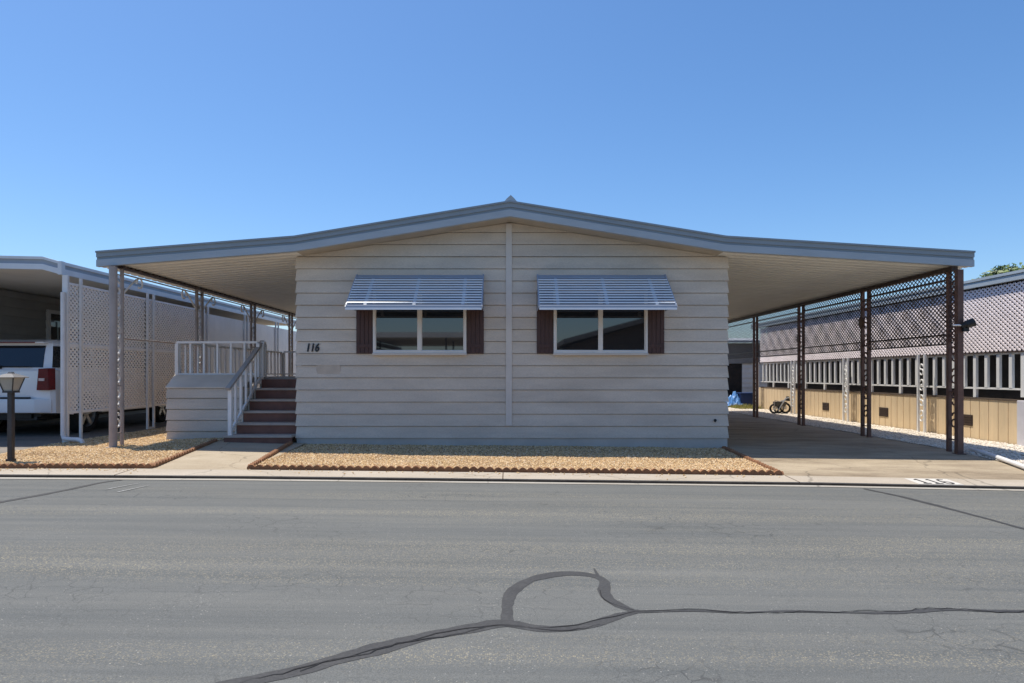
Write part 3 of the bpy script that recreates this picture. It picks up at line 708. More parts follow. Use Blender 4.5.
mb.hexa([(-6.09,yb_-.03,.950),(-4.73,yb_-.03,.950),(-4.73,12.66,1.165),(-6.215,12.66,1.165),(-6.09,yb_-.03,.966),(-4.73,yb_-.03,.966),(-4.73,12.66,1.185),(-6.215,12.66,1.185)])
mb.build('cap_board', mat('grey cap board', (.76,.66,.54), .6, .08, 2, .1, 50), porch)
def rail_run(name, parent, a, b, z0, z1, n, w=.035, mt='rail'):
    mb = MB(); a = Vector(a); b = Vector(b)
    mb.bar((a.x,a.y,z1), (b.x,b.y,z1), .06, .04); mb.bar((a.x,a.y,z0+.06), (b.x,b.y,z0+.06), .035, .03)
    for i in range(n+1):
        q = a.lerp(b, i/n); e = .5 if i in (0, n) else 0
        mb.box(q.x-w/2-.012*e*2, q.x+w/2+.012*e*2, q.y-w/2-.012*e*2, q.y+w/2+.012*e*2, z0 if e else z0+.076, z1-.021)
    return mb.build(name, M[mt], parent)
rail_run('railing', porch, (-6.20,12.72,0), (-4.69,12.72,0), ZD, 1.79, 6)
rail_run('railing', porch, (-6.20,12.80,0), (-6.20,18.5,0), ZD, 1.78, 22)
rail_run('railing', porch, (-6.14,18.55,0), (-3.66,18.55,0), ZD, 1.80, 14)
rail_run('railing', porch, (-4.66,12.86,0), (-4.66,12.98,0), ZD, 1.79, 1)
st = thing('staircase', (-4.2, 11.4, 0), 'brown riser staircase with pale worn treads beside the house number', 'staircase')
tops = [.175,.36,.55,.745,.94,ZD]; ys = [11.41 + .292*i for i in range(6)]
for i in range(6):
    zb_ = gz(-4.2, 11.4)-.02 if i == 0 else tops[i-1]
    mb = MB(); mb.box(-4.78 if i == 0 else -4.68, -3.645, ys[i], ys[i]+.03, zb_, tops[i]-.04); mb.build('riser', M['riser'], st)
    if i < 5:
        mb = MB(); mb.box(-4.80 if i == 0 else -4.69, -3.642, ys[i]-.028, ys[i+1]+.0-.002, tops[i]-.038, tops[i]); mb.build('tread', M['tread'], st, bevel=.006)
mb = MB()
poly = [(-4.71, ys[1]-.01, -.03)] + [q for i in range(1, 6) for q in ((-4.71, ys[i]-.01, tops[i]-.045), (-4.71, ys[min(i+1,5)]-.01, tops[i]-.045))] + [(-4.71, 12.96, ZD-.05), (-4.71, 12.96, -.03)]
pp = []
for q in poly:
    if not pp or (Vector(q)-Vector(pp[-1])).length > 1e-4: pp.append(q)
mb.prism(pp, (.024,0,0)); mb.build('stringer', M['siding'], st)
mb = MB(); xr = -4.69
sr0 = Vector((xr, 11.44, 1.00)); sr1 = Vector((xr, 12.92, 1.80))
mb.bar(sr0 - Vector((0,.10,.054)), sr1 + Vector((0,.03,.016)), .075, .045); hr = mb.build('handrail', M['handrail'], st)
mb = MB(); mb.box(xr-.030, xr+.030, 11.42, 11.48, .172, .97)
mb.bar(sr0 + Vector((0,.03,-.76)), sr1 + Vector((0,-.02,-.62)), .035, .04)
for i in range(1, 7):
    q = sr0.lerp(sr1, i/6.4); mb.box(xr-.018, xr+.018, q.y-.018, q.y+.018, q.z-.74+.0*i, q.z-.015)
mb.box(xr-.03, xr+.03, 12.88, 12.94, ZD-.2, 1.78)
mb.build('balustrade', M['rail'], st)

# ------------------------------------------------------------------ lamp post
lx, ly = -6.94, 9.5; lz = gz(lx, ly)
lamp = thing('lamp_post', (lx, ly, lz), 'short dark garden lamp post with frosted four-sided lantern in the gravel', 'lamp post')
mb = MB(); mb.box(lx-.032, lx+.032, ly-.032, ly+.032, lz-.05, .955); mb.box(lx-.045, lx+.045, ly-.045, ly+.045, lz-.02, lz+.05); mb.build('pole', M['lampmetal'], lamp, bevel=.006)
def frustum(mb, w0, z0, w1, z1): mb.hexa([(lx-w0,ly-w0,z0),(lx+w0,ly-w0,z0),(lx+w0,ly+w0,z0),(lx-w0,ly+w0,z0),(lx-w1,ly-w1,z1),(lx+w1,ly-w1,z1),(lx+w1,ly+w1,z1),(lx-w1,ly+w1,z1)])
mb = MB(); frustum(mb, .060, .965, .108, 1.145); mb.build('lantern_glass', M['lampglass'], lamp)
mb = MB(); frustum(mb, .072, .940, .072, .965)
for sx in (-1,1):
    for sy in (-1,1): mb.bar((lx+sx*.062, ly+sy*.062, .96), (lx+sx*.111, ly+sy*.111, 1.148), .014, .014)
mb.build('lantern_frame', M['lampmetal'], lamp)
mb = MB(); frustum(mb, .142, 1.146, .150, 1.155); frustum(mb, .150, 1.155, .045, 1.205); frustum(mb, .032, 1.205, .022, 1.230); mb.build('lantern_cap', M['lampcap'], lamp)

# ------------------------------------------------------------------ left neighbour: house, carport, lattice, vehicle
nh = thing('neighbour_house', (-13, 18, 0), 'grey sided house at the left edge behind the white vehicle', 'house')
XH = -11.2
mb = MB(); mb.box(-18, XH-.04, 12.6, 30, -.1, 3.08)
z = .1
while z < 3.0:
    z2 = min(z+.2, 3.08)
    mb.add([(XH,30,z),(XH,12.58,z),(XH-.02,12.58,z2),(XH-.02,30,z2),(XH-.05,30,z),(XH-.05,12.58,z)], [(0,1,2,3),(4,5,1,0)])
    mb.add([(-18,12.57,z),(XH,12.57,z),(XH,12.59,z2),(-18,12.59,z2),(-18,12.6,z),(XH,12.6,z)], [(0,1,2,3),(4,5,1,0)]); z += .2
mb.build('wall', M['greywall'], nh)
def sidewin(y0, y1, z0, z1):
    mb = MB(); x = XH+.05; w = .09
    for (a, b, c, d) in ((y0,y1,z0,z0+w),(y0,y1,z1-w,z1),(y0,y0+w,z0+w,z1-w),(y1-w,y1,z0+w,z1-w)): mb.box(XH-.03, x, a, b, c, d)
    wn = mb.build('window', mat('grey window trim', (.75,.73,.70), .6, .05, 3), nh)
    mb = MB(); mb.box(XH-.02, XH+.02, y0+w, y1-w, z0+w, z1-w); mb.build('pane', M['darkglass'], wn)
sidewin(16.5, 18.1, 1.5, 2.76)
mb = MB(); mb.box(XH-.02, XH+.03, 12.6, 26, 2.92, 3.05); mb.build('ledger', M['greywall'], nh)
nr = [(-18,3.42),(-8.02,3.215),(-7.75,3.13)]
def nrt(x): return float(np.interp(x, [-18,-8.02,-7.75], [3.42,3.215,3.13]))
nc = thing('neighbour_carport', (-9.4, 11.8, 0), 'white trimmed carport with tall white lattice screen sheltering the vehicle', 'carport')
YN = 11.76; YNE = 26
mb = MB()
for a, b in zip([-18,-8.02], [-8.02,-7.72]):
    for y0, y1, t0, t1 in ((YN-.05,YN+.04,0,.045),(YN-.02,YN+.04,.045,.125),(YN-.045,YN+.04,.125,.22)):
        mb.hexa([(a,y0,nrt(a)-t1),(b,y0,nrt(b)-t1),(b,y1,nrt(b)-t1),(a,y1,nrt(a)-t1),(a,y0,nrt(a)-t0),(b,y0,nrt(b)-t0),(b,y1,nrt(b)-t0),(a,y1,nrt(a)-t0)], 1 if t0 == .045 else 0)
# side gutter
xo = -7.72
for x0_, x1_, t0, t1 in ((xo-.05,xo+.03,0,.05),(xo-.05,xo+.0,.05,.12),(xo-.05,xo+.025,.12,.215)):
    mb.box(x0_, x1_, YN+.045, YNE, 3.13-t1, 3.13-t0, 1 if t0 == .05 else 0)
mb.box(xo-.03, xo+.035, YN-.06, YN+.04, 3.13-.225, 3.135)
mb.build('fascia', [mat('pale fascia', (.70,.73,.76), .45, .05, 2), mat('pale blue grey fascia', (.34,.38,.44), .45, .05, 2)], nc)
mb = MB()
for a, b in ((-18,-8.02),(-8.02,-7.76)):
    mb.hexa([(a,YN+.04,nrt(a)-.19),(b,YN+.04,nrt(b)-.19),(b,YNE,nrt(b)-.19),(a,YNE,nrt(a)-.19),(a,YN+.04,nrt(a)-.02),(b,YN+.04,nrt(b)-.02),(b,YNE,nrt(b)-.02),(a,YNE,nrt(a)-.02)])
mb.build('roof', [mat('neighbour roof pan', (.80,.77,.70), .6, .06, 1)], nc)
XW = -7.65
mb = MB(); mb.box(XW-.05, XW+.045, 11.74, 11.79, gz(XW,11.7)-.03, 2.905)
mb.build('post', M['white'], nc, bevel=.006)
dp = MB(); dp.tube([(XW+.0,11.69,2.6),(XW+.0,11.69,.16),(XW+.03,11.67,.10),(XW+.12,11.64,.09),(XW+.32,11.60,.085),(XW+.39,11.58,.065),(XW+.41,11.57,.02)], .038, 10)
dp.build('downspout', M['pvc'], nc, smooth=True)
for y in (12.12, 14.35, 14.60, 17.0, 17.22, 19.6, 19.85, 22.2, 22.45):
    mb = MB(); mb.box(XW+.015, XW+.055, y-.02, y+.02, gz(XW,y)+.03, 2.9); mb.build('post', M['white'], nc)
for y in (14.35, 17.0, 19.6):
    mb = MB(); mb.box(XW+.015, XW+.055, y+.022, y+.228, .04, .08); mb.build('post_foot', M['white'], nc)
bays = [(11.84, 14.33, 'l'), (14.37, 17.0, 'l'), (17.04, 19.6, 'p'), (19.64, 22.2, 'p'), (22.24, 25.0, 'p')]
for a, b, kd in bays:
    if kd == 'l':
        mb = MB(); lattice(mb, XW-.01, a, b, .53, 2.775, .085, .030, .010, .8)
        mb.bar((XW,a,1.70), (XW,b,1.70), .02, .05); mb.bar((XW,a,.53), (XW,b,.53), .02, .04); mb.bar((XW,a,2.77), (XW,b,2.77), .02, .04)
        mb.build('lattice_panel', M['lattwhite'], nc)
    else:
        mb = MB(); n = 8
        for i in range(n):
            y0_ = a + (b-a)*i/n; y1_ = a + (b-a)*(i+1)/n
            mb.box(XW-.012, XW+.004, y0_+.003, y1_-.003, 1.02, 2.72); mb.box(XW-.008, XW-.0, y0_, y1_, 1.02, 2.72)
        mb.build('screen_panel', M['panel'], nc)
        mb = MB(); lattice(mb, XW-.01, a, b, .53, 1.0, .085, .030, .010, .8); mb.build('lattice_panel', M['lattwhite'], nc)

# ---- vehicle
suv = thing('suv', (-9.7, 15.2, 0), 'white large SUV parked under the left carport with red tail lamps', 'suv')
xl, xr_ = -10.66, -8.62; yr = 12.86; yfz = yr + 5.2
wy = [yr+1.10, yr+4.15]; wr = .39; ar = .47
mb = MB()
prof = [(yr+.06,.46)]
for c in wy:
    for k in range(13):
        a = math.pi - k/12*math.pi; zz = wr + ar*math.sin(a); yy = c + ar*math.cos(a)
        prof.append((yy, max(.40, zz)))
prof += [(yfz-.25,.42),(yfz,.55),(yfz,.95),(yfz-.25,1.08),(yfz-1.35,1.20),(yfz-1.75,1.28),(yr+.12,1.30),(yr+.06,1.25),(yr+.045,.9)]
n = len(prof)
V_ = []; ins = [ (0, 0), ]
layers = [(xl+.06,.0),(xl,.0),(xr_,0),(xr_-.06,0)]
def lay(x, shr): return [(x, y + (0.04 if shr and y > yfz-.1 else 0)*-1 + (.05 if shr and y < yr+.1 else 0), z - (.03 if shr and z > 1.0 else 0)) for y, z in prof]
rows = [lay(xl,1), lay(xl+.07,0), lay(xr_-.07,0), lay(xr_,1)]
vsx = [v for r_ in rows for v in r_]
fs = []
for j in range(3):
    for i in range(n): i2 = (i+1) % n; fs.append((j*n+i, j*n+i2, (j+1)*n+i2, (j+1)*n+i))
fs += [tuple(range(n))[::-1], tuple(range(3*n, 4*n))]
mb.add(vsx, fs)
# greenhouse: tapered cabin
def cab(z, inx, y0, y1, r=.16):
    x0, x1 = xl+inx, xr_-inx
    return [(x0+r*.4,y0,z),(x1-r*.4,y0,z),(x1,y0+r,z),(x1,y1-r,z),(x1-r*.6,y1,z),(x0+r*.6,y1,z),(x0,y1-r,z),(x0,y0+r,z)]
L1 = cab(1.262,.015,yr+.11,yfz-1.55); L2 = cab(1.55,.06,yr+.20,yfz-2.0); L3 = cab(1.79,.115,yr+.29,yfz-2.35); L4 = cab(1.855,.19,yr+.40,yfz-2.55); L5 = cab(1.885,.40,yr+.7,yfz-2.9)
vsx = L1+L2+L3+L4+L5; fs = []
for j in range(4):
    for i in range(8): i2 = (i+1) % 8; fs.append((j*8+i, j*8+i2, (j+1)*8+i2, (j+1)*8+i))
fs.append(tuple(range(32,40))); mb.add(vsx, fs)
body = mb.build('body', M['carwhite'], suv, smooth=True)
mb = MB(); mb.box(xl+.35, xr_-.35, yr+.2, yfz-.3, .32, .80); mb.build('underbody', M['black'], suv)
mb = MB(); mb.tube([(xr_-.35,yr+.35,.34),(xr_-.38,yr+.10,.36)], .035, 10); mb.box(xl+.3, xr_-.5, yr+.15, yr+.3, .36, .44); mb.build('exhaust', M['black'], suv)
mb = MB(); bz0, bz1 = .47, .73
P_ = [(xl+.02,yr+.25),(xl+.05,yr+.05),(xl+.30,yr-.06),(xr_-.30,yr-.06),(xr_-.05,yr+.05),(xr_-.02,yr+.25),(xr_-.02,yr+.70)]
poly = [(x,y,bz0) for x, y in [(xl+.02,yr+.62)] + P_[:-1] + [(xr_-.02,yr+.62)]]
mb.prism(poly, (0,0,bz1-bz0)); mb.build('bumper', M['bumper'], suv, bevel=.02, smooth=True)
mb = MB(); mb.box(xl+.40, xr_-.42, yr-.05, yr+.02, .732, .765); mb.build('bumper_step', M['black'], suv)
def onrear(x, z, out=.0):      # point on the sloping rear window
    t = (z-1.262)/(1.79-1.262); return (x, yr+.11+.18*t-out, z)
mb = MB(); g0, g1 = 1.325, 1.745
a = [onrear(xl+.26,g0,.012),onrear(xr_-.26,g0,.012),onrear(xr_-.30,g1,.012),onrear(xl+.30,g1,.012)]
mb.prism(a, (0,.03,0)); mb.build('rear_window', M['darkglass'], suv)
mb = MB(); mb.hexa([(xl+.26,yr+.16,1.785),(xr_-.26,yr+.16,1.785),(xr_-.24,yr+.5,1.80),(xl+.24,yr+.5,1.80),(xl+.26,yr+.15,1.815),(xr_-.26,yr+.15,1.815),(xr_-.24,yr+.5,1.868),(xl+.24,yr+.5,1.868)]); mb.build('spoiler', M['carwhite'], suv)
mb = MB(); mb.box(-10.15, -9.05, yr+.135, yr+.152, 1.79, 1.812); mb.build('brake_light', M['taillight'], suv)
mb = MB(); mb.tube([onrear(-9.72,1.34,.03), onrear(-9.1,1.335,.035)], .010, 6); mb.box(-9.78,-9.66,yr+.08,yr+.13,1.30,1.36); mb.build('wiper', M['black'], suv)
for s in (1, -1):
    cx = xr_ if s > 0 else xl; mb = MB()
    q = lambda a_, y_, z_: (cx-s*a_, yr+y_, z_)
    mb.hexa([q(.275,-.03,.895),q(.055,-.012,.895),q(-.013,.075,.905),q(.275,.20,.895),q(.245,-.02,1.30),q(.085,-.004,1.31),q(.000,.085,1.31),q(.245,.22,1.30)])
    tl = mb.build('tail_light', M['taillight'], suv)
    mb = MB(); mb.box(min(cx-s*.235,cx-s*.13), max(cx-s*.235,cx-s*.13), yr-.036, yr+.02, 1.07, 1.12); mb.build('reverse_lamp', M['lampclear'], tl)
for s in (1, -1):
    for (y0_, y1_) in ((yr+.38,yr+1.30),(yr+1.38,yr+2.35),(yr+2.43,yr+3.3)):
        mb = MB()
        def sx_(z): return np.interp(z, [1.262,1.55,1.79], [.015,.06,.115])
        q = [(y0_,1.32),(y1_,1.32),(y1_-.02,1.73),(y0_+.05,1.73)]
        cx = (lambda z: (xr_-sx_(z)+.008) if s > 0 else (xl+sx_(z)-.008))
        mb.prism([(float(cx(z)),y,z) for y, z in q], (-s*.03,0,0)); mb.build('side_window', M['darkglass'], suv)
for s in (1, -1):
    cx = xr_ if s > 0 else xl; q4 = []
    for z in (1.325, 1.735):
        ix = float(np.interp(z, [1.262,1.55,1.79], [.015,.06,.115])); y0_ = yr + float(np.interp(z, [1.262,1.55,1.79], [.11,.20,.29]))
        pa_ = (cx-s*(ix+.064)+s*.012, y0_-.006, z); pb_ = (cx-s*ix+s*.012, y0_+.16-.006, z)
        q4 += [pa_, pb_] if not q4 else [pb_, pa_]
    mb = MB(); mb.prism(q4, (-s*.02, .01, 0)); mb.build('corner_window', M['darkglass'], suv)
def wheel(y, s):
    x = (xr_-.13) if s > 0 else (xl+.13); mb = MB()
    mb.lathe([(.26,-.12),(.36,-.125),(.39,-.09),(.39,.09),(.36,.125),(.26,.12)], (x,y,wr), 'X', 28, 0, False); t = mb.build('wheel', M['tyre'], suv, smooth=True)
    mb = MB(); mb.lathe([(.29,-.02),(.295,s*.10),(.265,s*.115),(.255,s*.05),(.255,-.02)], (x,y,wr), 'X', 28)
    mb.lathe([(.0,s*.02),(.07,s*.02),(.07,s*.09),(0,s*.10)], (x,y,wr), 'X', 14)
    for k in range(5):
        a = 2*math.pi*k/5+.3; d_ = Vector((0,math.cos(a),math.sin(a))); mb.bar(Vector((x+s*.075,y,wr))+d_*.05, Vector((x+s*.085,y,wr))+d_*.27, .075, .03, up=(1,0,0))
    mb.build('rim', M['alloy'], t)
for y in wy:
    for s in (1,-1): wheel(y, s)

# ------------------------------------------------------------------ right neighbour
XT = 9.25
rn = thing('neighbour_house', (10.6, 17, -.1), 'tan skirted house at the right edge with pale lattice and white railing', 'house')
mb = MB(); gp = .26; y = 12.42; k = 0
while y < 25.2:
    mb.box(XT, XT+.03, y+.009, y+gp-.009, -.2, .70); y += gp
mb.box(XT+.008, XT+.05, 12.42, 25.2, -.2, .70)
mb.build('skirting', M['tanpanel'], rn)
mb = MB(); mb.box(XT-.012, XT+.06, 12.42, 25.2, .702, .735); mb.build('skirting_cap', mat('weathered cap', (.12,.085,.06), .8, .2, 6), rn)
for y, z in ((13.85,.27),(16.9,.26),(20.0,.25)):
    mb = MB(); mb.box(XT-.012, XT+.004, y-.20, y+.20, z-.11, z+.11)
    for q in range(4): mb.box(XT-.018, XT-.011, y-.18, y+.18, z-.09+q*.05, z-.065+q*.05)
    mb.build('vent', M['ventdark'], rn)
mb = MB(); mb.box(XT+.24, XT+.28, 12.40, 25.2, .3, 2.95); mb.build('porch_screen', M['dark'], rn)
mb = MB(); mb.box(XT+.06, XT+.24, 12.42, 25.2, .60, .68); mb.build('porch_floor', M['tread'], rn)
# railing
mb = MB(); mb.box(XT+.0, XT+.05, 12.36, 25.2, .905, .94); mb.box(XT, XT+.05, 12.36, 25.2, 1.565, 1.60)
y = 12.62; i = 0
while y < 25:
    mb.box(XT-.005, XT+.045, y-.04, y+.04, .74 if i % 4 == 3 else .94, 1.565); y += .325; i += 1
mb.build('railing', M['white'], rn)
mb = MB(); lattice(mb, XT-.02, 11.0, 25.2, 1.62, 2.865, .088, .034, .008, .75); mb.build('lattice_panel', M['lattpink'], rn)
mb = MB(); mb.box(XT-.03, XT+.01, 11.0, 25.2, 1.600, 1.625); mb.build('lattice_rail', M['brown'], rn)
mb = MB(); mb.box(XT-.01, XT+.07, 12.26, 12.36, .78, 1.60); mb.build('post', M['white'], rn)
mb = MB(); mb.box(XT-.05, XT+.18, 12.02, 12.40, -.2, .72); mb.build('pier', mat('pale lilac pier paint', (.62,.60,.64), .6, .06, 3, .1, 50), rn, bevel=.01)
for y in (14.95, 18.35, 21.8, 25.0):
    x = 9.08; z0_ = gz(x, y)-.05
    for dy in (0, .24):
        mb = MB(); mb.box(x-.022, x+.022, y+dy-.022, y+dy+.022, z0_, 1.63); pa = mb.build('porch_post', M['white'], rn)
        if dy == 0:
            z = .28; kk = 0
            while z < 1.5:
                mb = MB(); scroll(mb, x, y+.12, z, .070, 1 if kk % 2 else -1, 1, .015); mb.build('scroll', M['white'], pa); z += .34; kk += 1
mb = MB()
for x0_, t0, t1 in ((XT-.10,0,.05),(XT-.07,.05,.10),(XT-.09,.10,.165)): mb.box(x0_, XT+.02, 8.0, 26, 3.07-t1, 3.07-t0)
mb.build('gutter', M['fascia'], rn)
mb = MB(); mb.hexa([(XT+.02,8.0,2.93),(17,8.0,3.9),(17,26,3.9),(XT+.02,26,2.93),(XT+.02,8.0,3.06),(17,8.0,4.0),(17,26,4.0),(XT+.02,26,3.06)]); mb.build('roof', M['roof'], rn)
mb = MB(); mb.box(11.4, 16.5, 11.2, 25, -.2, 3.15); mb.build('wall', M['greywall'], rn)
# white pipe lying on the gravel
pp_ = []
for px, py in ((970,449.5),(985,452.5),(1003,457),(1024,462.5),(1060,473)):
    yy = (HC+.05)*F/(py-374); pp_.append(((px-510)*yy/F, yy, gz((px-510)*yy/F, yy)+.05))
mb = MB(); mb.tube(pp_, [.026,.034,.034,.034,.034], 10); tag(mb.build('drain_pipe', M['pvc'], smooth=True), 'white plastic pipe lying on the ground at the right edge', 'pipe')

# cart leaning on the skirting
cy = 22.0; cx = 8.70; cz = gz(cx, cy) + .04
cart = thing('hand_cart', (cx, cy, cz), 'small folded cart with dark wheels and pale bars by the tan skirting', 'cart')
def cwheel(x, y, r):
    mb = MB(); mb.tube([(x+r*math.cos(a), y, cz+r+r*math.sin(a)) for a in np.linspace(0, 2*math.pi, 21)[:-1]], .032, 8, closed=True)
    w = mb.build('wheel', M['tyre'], cart, smooth=True)
    mb = MB(); mb.lathe([(0,-.02),(.04,-.02),(.04,.02),(0,.02)], (x,y,cz+r), 'Y', 10)
    for k in range(7):
        a = k*math.pi/3.5; mb.tube([(x,y,cz+r),(x+r*.95*math.cos(a),y,cz+r+r*.95*math.sin(a))], .007, 4)
    mb.build('spokes', M['alloy'], w)
cwheel(cx-.20, cy-.05, .135); cwheel(cx+.19, cy+.06, .15); cwheel(cx+.02, cy+.16, .15)
mb = MB()
mb.tube([(cx-.12,cy-.14,cz+.08),(cx+.12,cy-.14,cz+.46),(cx+.24,cy-.14,cz+.50)], .019, 6); mb.build('frame', M['alloy'], cart)
mb = MB(); mb.tube([(cx-.10,cy+.14,cz+.10),(cx+.10,cy+.12,cz+.38),(cx+.26,cy+.12,cz+.40)], .019, 6); mb.build('frame', M['alloy'], cart)
mb = MB(); mb.tube([(cx-.22,cy-.1,cz+.17),(cx-.20,cy-.09,cz+.40),(cx-.02,cy-.08,cz+.36),(cx+.17,cy,cz+.19)], .014, 6); mb.build('crossbar', M['postgrey'], cart)
mb = MB(); mb.hexa([(cx-.16,cy-.10,cz+.20),(cx+.14,cy-.10,cz+.20),(cx+.14,cy+.10,cz+.20),(cx-.16,cy+.10,cz+.20),(cx-.20,cy-.12,cz+.36),(cx+.18,cy-.12,cz+.36),(cx+.18,cy+.12,cz+.36),(cx-.20,cy+.12,cz+.36)]); mb.build('basket', M['lampmetal'], cart, bevel=.015)
mb = MB(); mb.hexa([(cx+.20,cy-.06,cz+.38),(cx+.30,cy-.06,cz+.38),(cx+.30,cy+.06,cz+.38),(cx+.20,cy+.06,cz+.38),(cx+.21,cy-.05,cz+.53),(cx+.28,cy-.05,cz+.53),(cx+.28,cy+.05,cz+.53),(cx+.21,cy+.05,cz+.53)]); mb.build('grip', M['black'], cart, bevel=.01)

# things at the far end of the driveway
sh = thing('garden_shed', (8.6, 28, -.1), 'white sided shed with dark doorway at the far end of the driveway', 'shed')
mb = MB()
z = -.15
while z < 2.3:
    mb.add([(9.48,27.9,z),(10.6,27.9,z),(10.6,27.93,z+.2),(9.48,27.93,z+.2),(9.48,28,z),(10.6,28,z)], [(0,1,2,3),(4,5,1,0)]); z += .2
mb.box(6.8, 10.6, 27.98, 31, -.15, 2.45); mb.build('wall', M['white'], sh)
mb = MB(); mb.box(8.0, 9.475, 27.90, 27.97, -.1, 1.62); mb.build('door', mat('dark brown door', (.03,.022,.018), .8, .4, 3), sh)
mb = MB(); mb.box(6.6, 10.7, 27.86, 27.98, 1.63, 2.46); mb.build('gable_panel', mat('grey panel board', (.25,.24,.23), .7, .1, 2), sh)
mb = MB(); mb.hexa([(6.4,27.6,2.47),(10.9,27.6,2.47),(10.9,31.2,2.75),(6.4,31.2,2.75),(6.4,27.6,2.56),(10.9,27.6,2.56),(10.9,31.2,2.84),(6.4,31.2,2.84)]); mb.build('roof', M['roof'], sh)
# tarp heap
mb = MB(); nx = 16
def th(u, v): return max(0, .50*math.exp(-((u-.45)**2/.07 + (v-.5)**2/.10))*(1+.25*math.sin(u*19+v*7)) + .05*math.sin(u*31)*math.sin(v*23))
tv = [(8.28+u*1.0, 26.3+v*.8, gz(8.6,26)+.05+th(u,v)) for v in np.linspace(0,1,nx) for u in np.linspace(0,1,nx)]
mb.add(tv, [(j*nx+i,j*nx+i+1,(j+1)*nx+i+1,(j+1)*nx+i) for j in range(nx-1) for i in range(nx-1)])
tag(mb.build('tarp', M['tarp']), 'crumpled bright blue tarp heaped at the far end of the driveway', 'tarp')
bin_ = thing('storage_bin', (9.25, 26.8, -.08), 'dark blue storage bin next to the crumpled blue tarp', 'bin')
mb = MB(); mb.hexa([(8.96,26.5,-.08),(9.5,26.5,-.08),(9.5,27.1,-.08),(8.96,27.1,-.08),(8.92,26.46,.42),(9.54,26.46,.42),(9.54,27.14,.42),(8.92,27.14,.42)]); mb.build('tub', M['navy'], bin_, bevel=.02)
mb = MB(); mb.box(8.90, 9.56, 26.44, 27.16, .422, .47); mb.build('lid', M['navy'], bin_, bevel=.015)
# grass tuft patch
mb = MB()
for _ in range(900):
    x, y = random.uniform(8.3, 9.15), random.uniform(24.6, 26.2); z = gz(x,y)+.01; h = random.uniform(.05,.20); a = random.uniform(0,6.28); dx_, dy_ = .012*math.cos(a), .012*math.sin(a)
    mb.add([(x-dx_,y-dy_,z),(x+dx_,y+dy_,z),(x+random.uniform(-.06,.06),y+random.uniform(-.06,.06),z+h)], [(0,1,2)])
gm = stonemat('dry grass blades', [(.12,.16,.03),(.30,.28,.07),(.42,.36,.12),(.18,.20,.05)])
tag(mb.build('grass', gm, keep=True), 'patch of dry yellow green grass in front of the blue tarp', 'grass', kind='stuff')

# kerb number
def kz(x, y): return gz(x, y) + .0075
kn = [(5.10,8.512),(5.66,8.512),(5.67,8.87),(5.12,8.87)]
mb = MB(); mb.prism([(x,y,kz(x,y)-.004) for x,y in kn], (0,0,.004))
knr = thing('kerb_number', (5.36, 8.66, kz(5.36,8.66)), 'white painted kerb panel with black house number 116 at the driveway', 'painted number')
mb.build('painted_panel', M['paintwhite'], knr)
def stroke(mb, pts, w, z):
    P = [Vector((x, y)) for x, y in pts]; n = len(P); L_ = []; R_ = []
    for i in range(n):
        t = (P[min(i+1, n-1)] - P[max(i-1, 0)]).normalized(); q = Vector((-t.y, t.x))*w/2
        L_.append(P[i]+q); R_.append(P[i]-q)
    vs_ = []
    for i in range(n): vs_ += [(L_[i].x, L_[i].y, kz(L_[i].x, L_[i].y)+z), (R_[i].x, R_[i].y, kz(R_[i].x, R_[i].y)+z)]
    mb.add(vs_, [(2*i, 2*i+1, 2*i+3, 2*i+2) for i in range(n-1)])
for xc in (5.23, 5.38):
    mb = MB(); stroke(mb, [(xc-.035, 8.77), (xc, 8.825), (xc, 8.55)], .032, .003); stroke(mb, [(xc-.05, 8.552), (xc+.05, 8.552)], .034, .0036); mb.build('digit', M['paintblack'], knr)
mb = MB(); pts6 = [(5.575, 8.80), (5.535, 8.825), (5.495, 8.79), (5.483, 8.72), (5.483, 8.62)]
pts6 += [(5.528+.045*math.cos(a), 8.612+.068*math.sin(a)) for a in np.linspace(math.pi, 3*math.pi, 17)]
stroke(mb, pts6, .031, .003); mb.build('digit', M['paintblack'], knr)
# faint white paint scuffs on the road near the left kerb
for (a, b) in (((108,489),(140,483)), ((118,492),(150,485))):
    p0, p1 = onroad(*a), onroad(*b); mb = MB(); d = Vector((p1[0]-p0[0], p1[1]-p0[1], 0)); nn = Vector((-d.y, d.x, 0)).normalized()*.018
    q = [Vector((*p0,0)), Vector((*p1,0))]
    mb.add([(v.x,v.y,rz(v.x,0)+.0052) for v in (q[0]-nn, q[1]-nn*.4, q[1]+nn*.4, q[0]+nn)], [(0,1,2,3)])
    struct(mb.build('road_paint_scuff', mat('worn road paint', (.36,.36,.35), .8, .3, 30), keep=True))

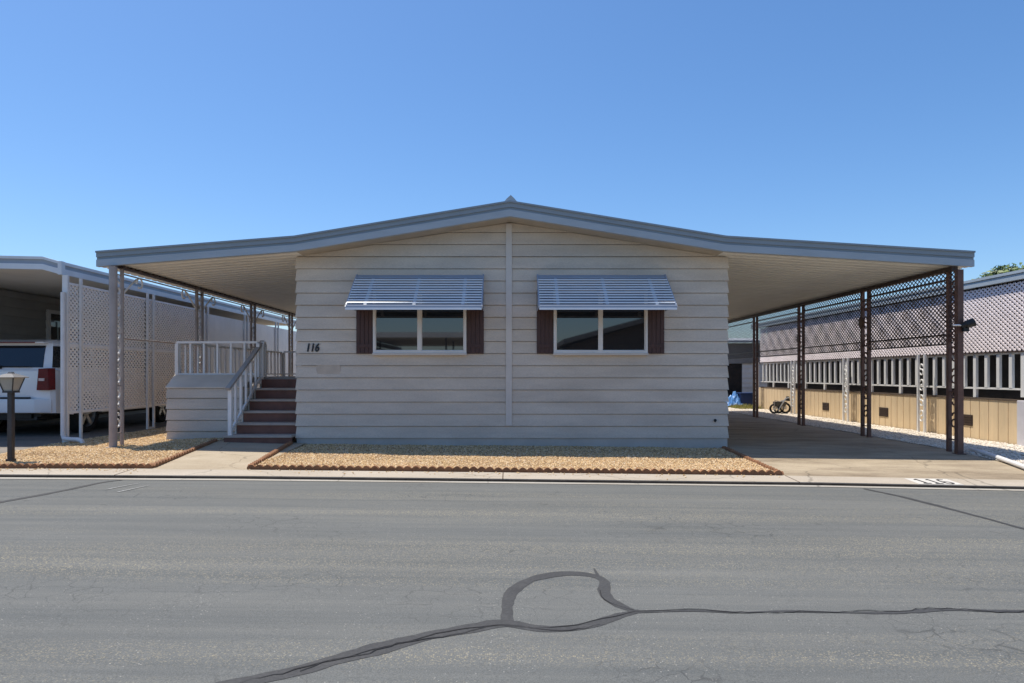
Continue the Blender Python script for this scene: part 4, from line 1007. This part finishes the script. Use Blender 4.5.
# ------------------------------------------------------------------ trees beyond the right roof
def tree(px, py, Y, rad, label, seed, nleaf=22000):
    r_ = random.Random(seed); x = (px-510)*Y/F; zt_ = HC + (374-py)*Y/F
    t = thing('tree', (x, Y, -.1), label, 'tree', 'trees beyond the right house')
    cz_ = zt_ - rad*.95
    mb = MB(); mb.tube([(x,Y,-.2),(x+.1,Y,cz_*.4),(x-.1,Y+.1,cz_*.8),(x,Y,cz_+rad*.3)], [.24,.19,.13,.05], 10)
    clumps = []
    for k in range(46):
        a = r_.uniform(0, 6.28); e = r_.uniform(-.6, 1); q = rad*r_.uniform(.45,.85)
        c = Vector((x+q*math.cos(a)*math.sqrt(max(0,1-e*e)), Y+q*math.sin(a)*math.sqrt(max(0,1-e*e)), cz_+q*e)); clumps.append((c, rad*r_.uniform(.18,.34)))
        if k < 9: mb.tube([(x,Y,cz_*.75+r_.uniform(-.3,.6)), ((x+c.x)/2,(Y+c.y)/2,(cz_*.85+c.z)/2), c], [.07,.045,.015], 6)
    mb.build('trunk', M['bark'], t)
    mb = MB()
    for _ in range(nleaf):
        c, q = r_.choice(clumps); d = Vector((r_.gauss(0,1),r_.gauss(0,1),r_.gauss(0,1))).normalized()*q*r_.uniform(.3,1.08)
        p_ = c + d; u = Vector((r_.gauss(0,1),r_.gauss(0,1),r_.gauss(0,1))).normalized(); v = u.orthogonal().normalized(); l = r_.uniform(.14,.27)
        mb.add([p_-u*l, p_+v*l*.45, p_+u*l, p_-v*l*.45], [(0,1,2,3)])
    mb.build('crown', M['leaf'], t)
tree(1011, 261.5, 46, 3.0, 'bushy green tree showing above the roof at the right edge', 3)
tree(973, 277.5, 52, 1.5, 'tip of a smaller green tree just right of the carport corner', 5, 2600)

# ------------------------------------------------------------------ houses across the street (mirrored in the window panes)
def across(xa, xb, zt_, ridge, label, wcol, car=None):
    cxm = (xa+xb)/2; h = thing('house_across_street', (cxm, -11, 0), label, 'house')
    mb = MB(); mb.box(xa+.4, xb-.4, -22, -10.6, 0, zt_); mb.build('wall', wcol, h)
    mb = MB()
    for a, b, za, zb2 in ((xa,cxm,zt_,ridge),(cxm,xb,ridge,zt_)):
        mb.hexa([(a,-22.4,za-.0),(b,-22.4,zb2),(b,-10.1,zb2),(a,-10.1,za),(a,-22.4,za+.24),(b,-22.4,zb2+.24),(b,-10.1,zb2+.24),(a,-10.1,za+.24)])
    mb.build('roof', M['shingle'], h)
    mb = MB(); mb.prism([(xa+.4,-10.6,zt_),(xb-.4,-10.6,zt_),(cxm,-10.6,ridge)], (0,-.1,0)); mb.build('gable', wcol, h)
    for wx in (cxm-1.8, cxm+1.2):
        mb = MB(); mb.box(wx, wx+1.4, -10.62, -10.55, 1.4, 2.4); w = mb.build('window', M['white'], h)
        mb = MB(); mb.box(wx+.06, wx+1.34, -10.56, -10.53, 1.46, 2.34); mb.build('pane', M['darkglass'], w)
    if car:
        mb = MB(); mb.box(car[0], car[1], -20, -9.6, 2.95, 3.2); mb.build('carport_roof', M['white'], h)
        mb = MB()
        for x in (car[0]+.1, (car[0]+car[1])/2, car[1]-.1):
            for y in (-9.8, -14): mb.box(x-.04, x+.04, y-.04, y+.04, 0, 2.95)
        mb.build('carport_post', M['brown'], h)
brownwall = mat('brown house siding', (.16,.12,.09), .7, .1, 2)
across(2.6, 13.4, 2.65, 4.1, 'brown gabled house across the street mirrored in the right window', brownwall)
across(-16.5, -7.2, 2.7, 3.6, 'grey house with white carport mirrored in the left window', M['greywall'], (-7.15, 1.0))
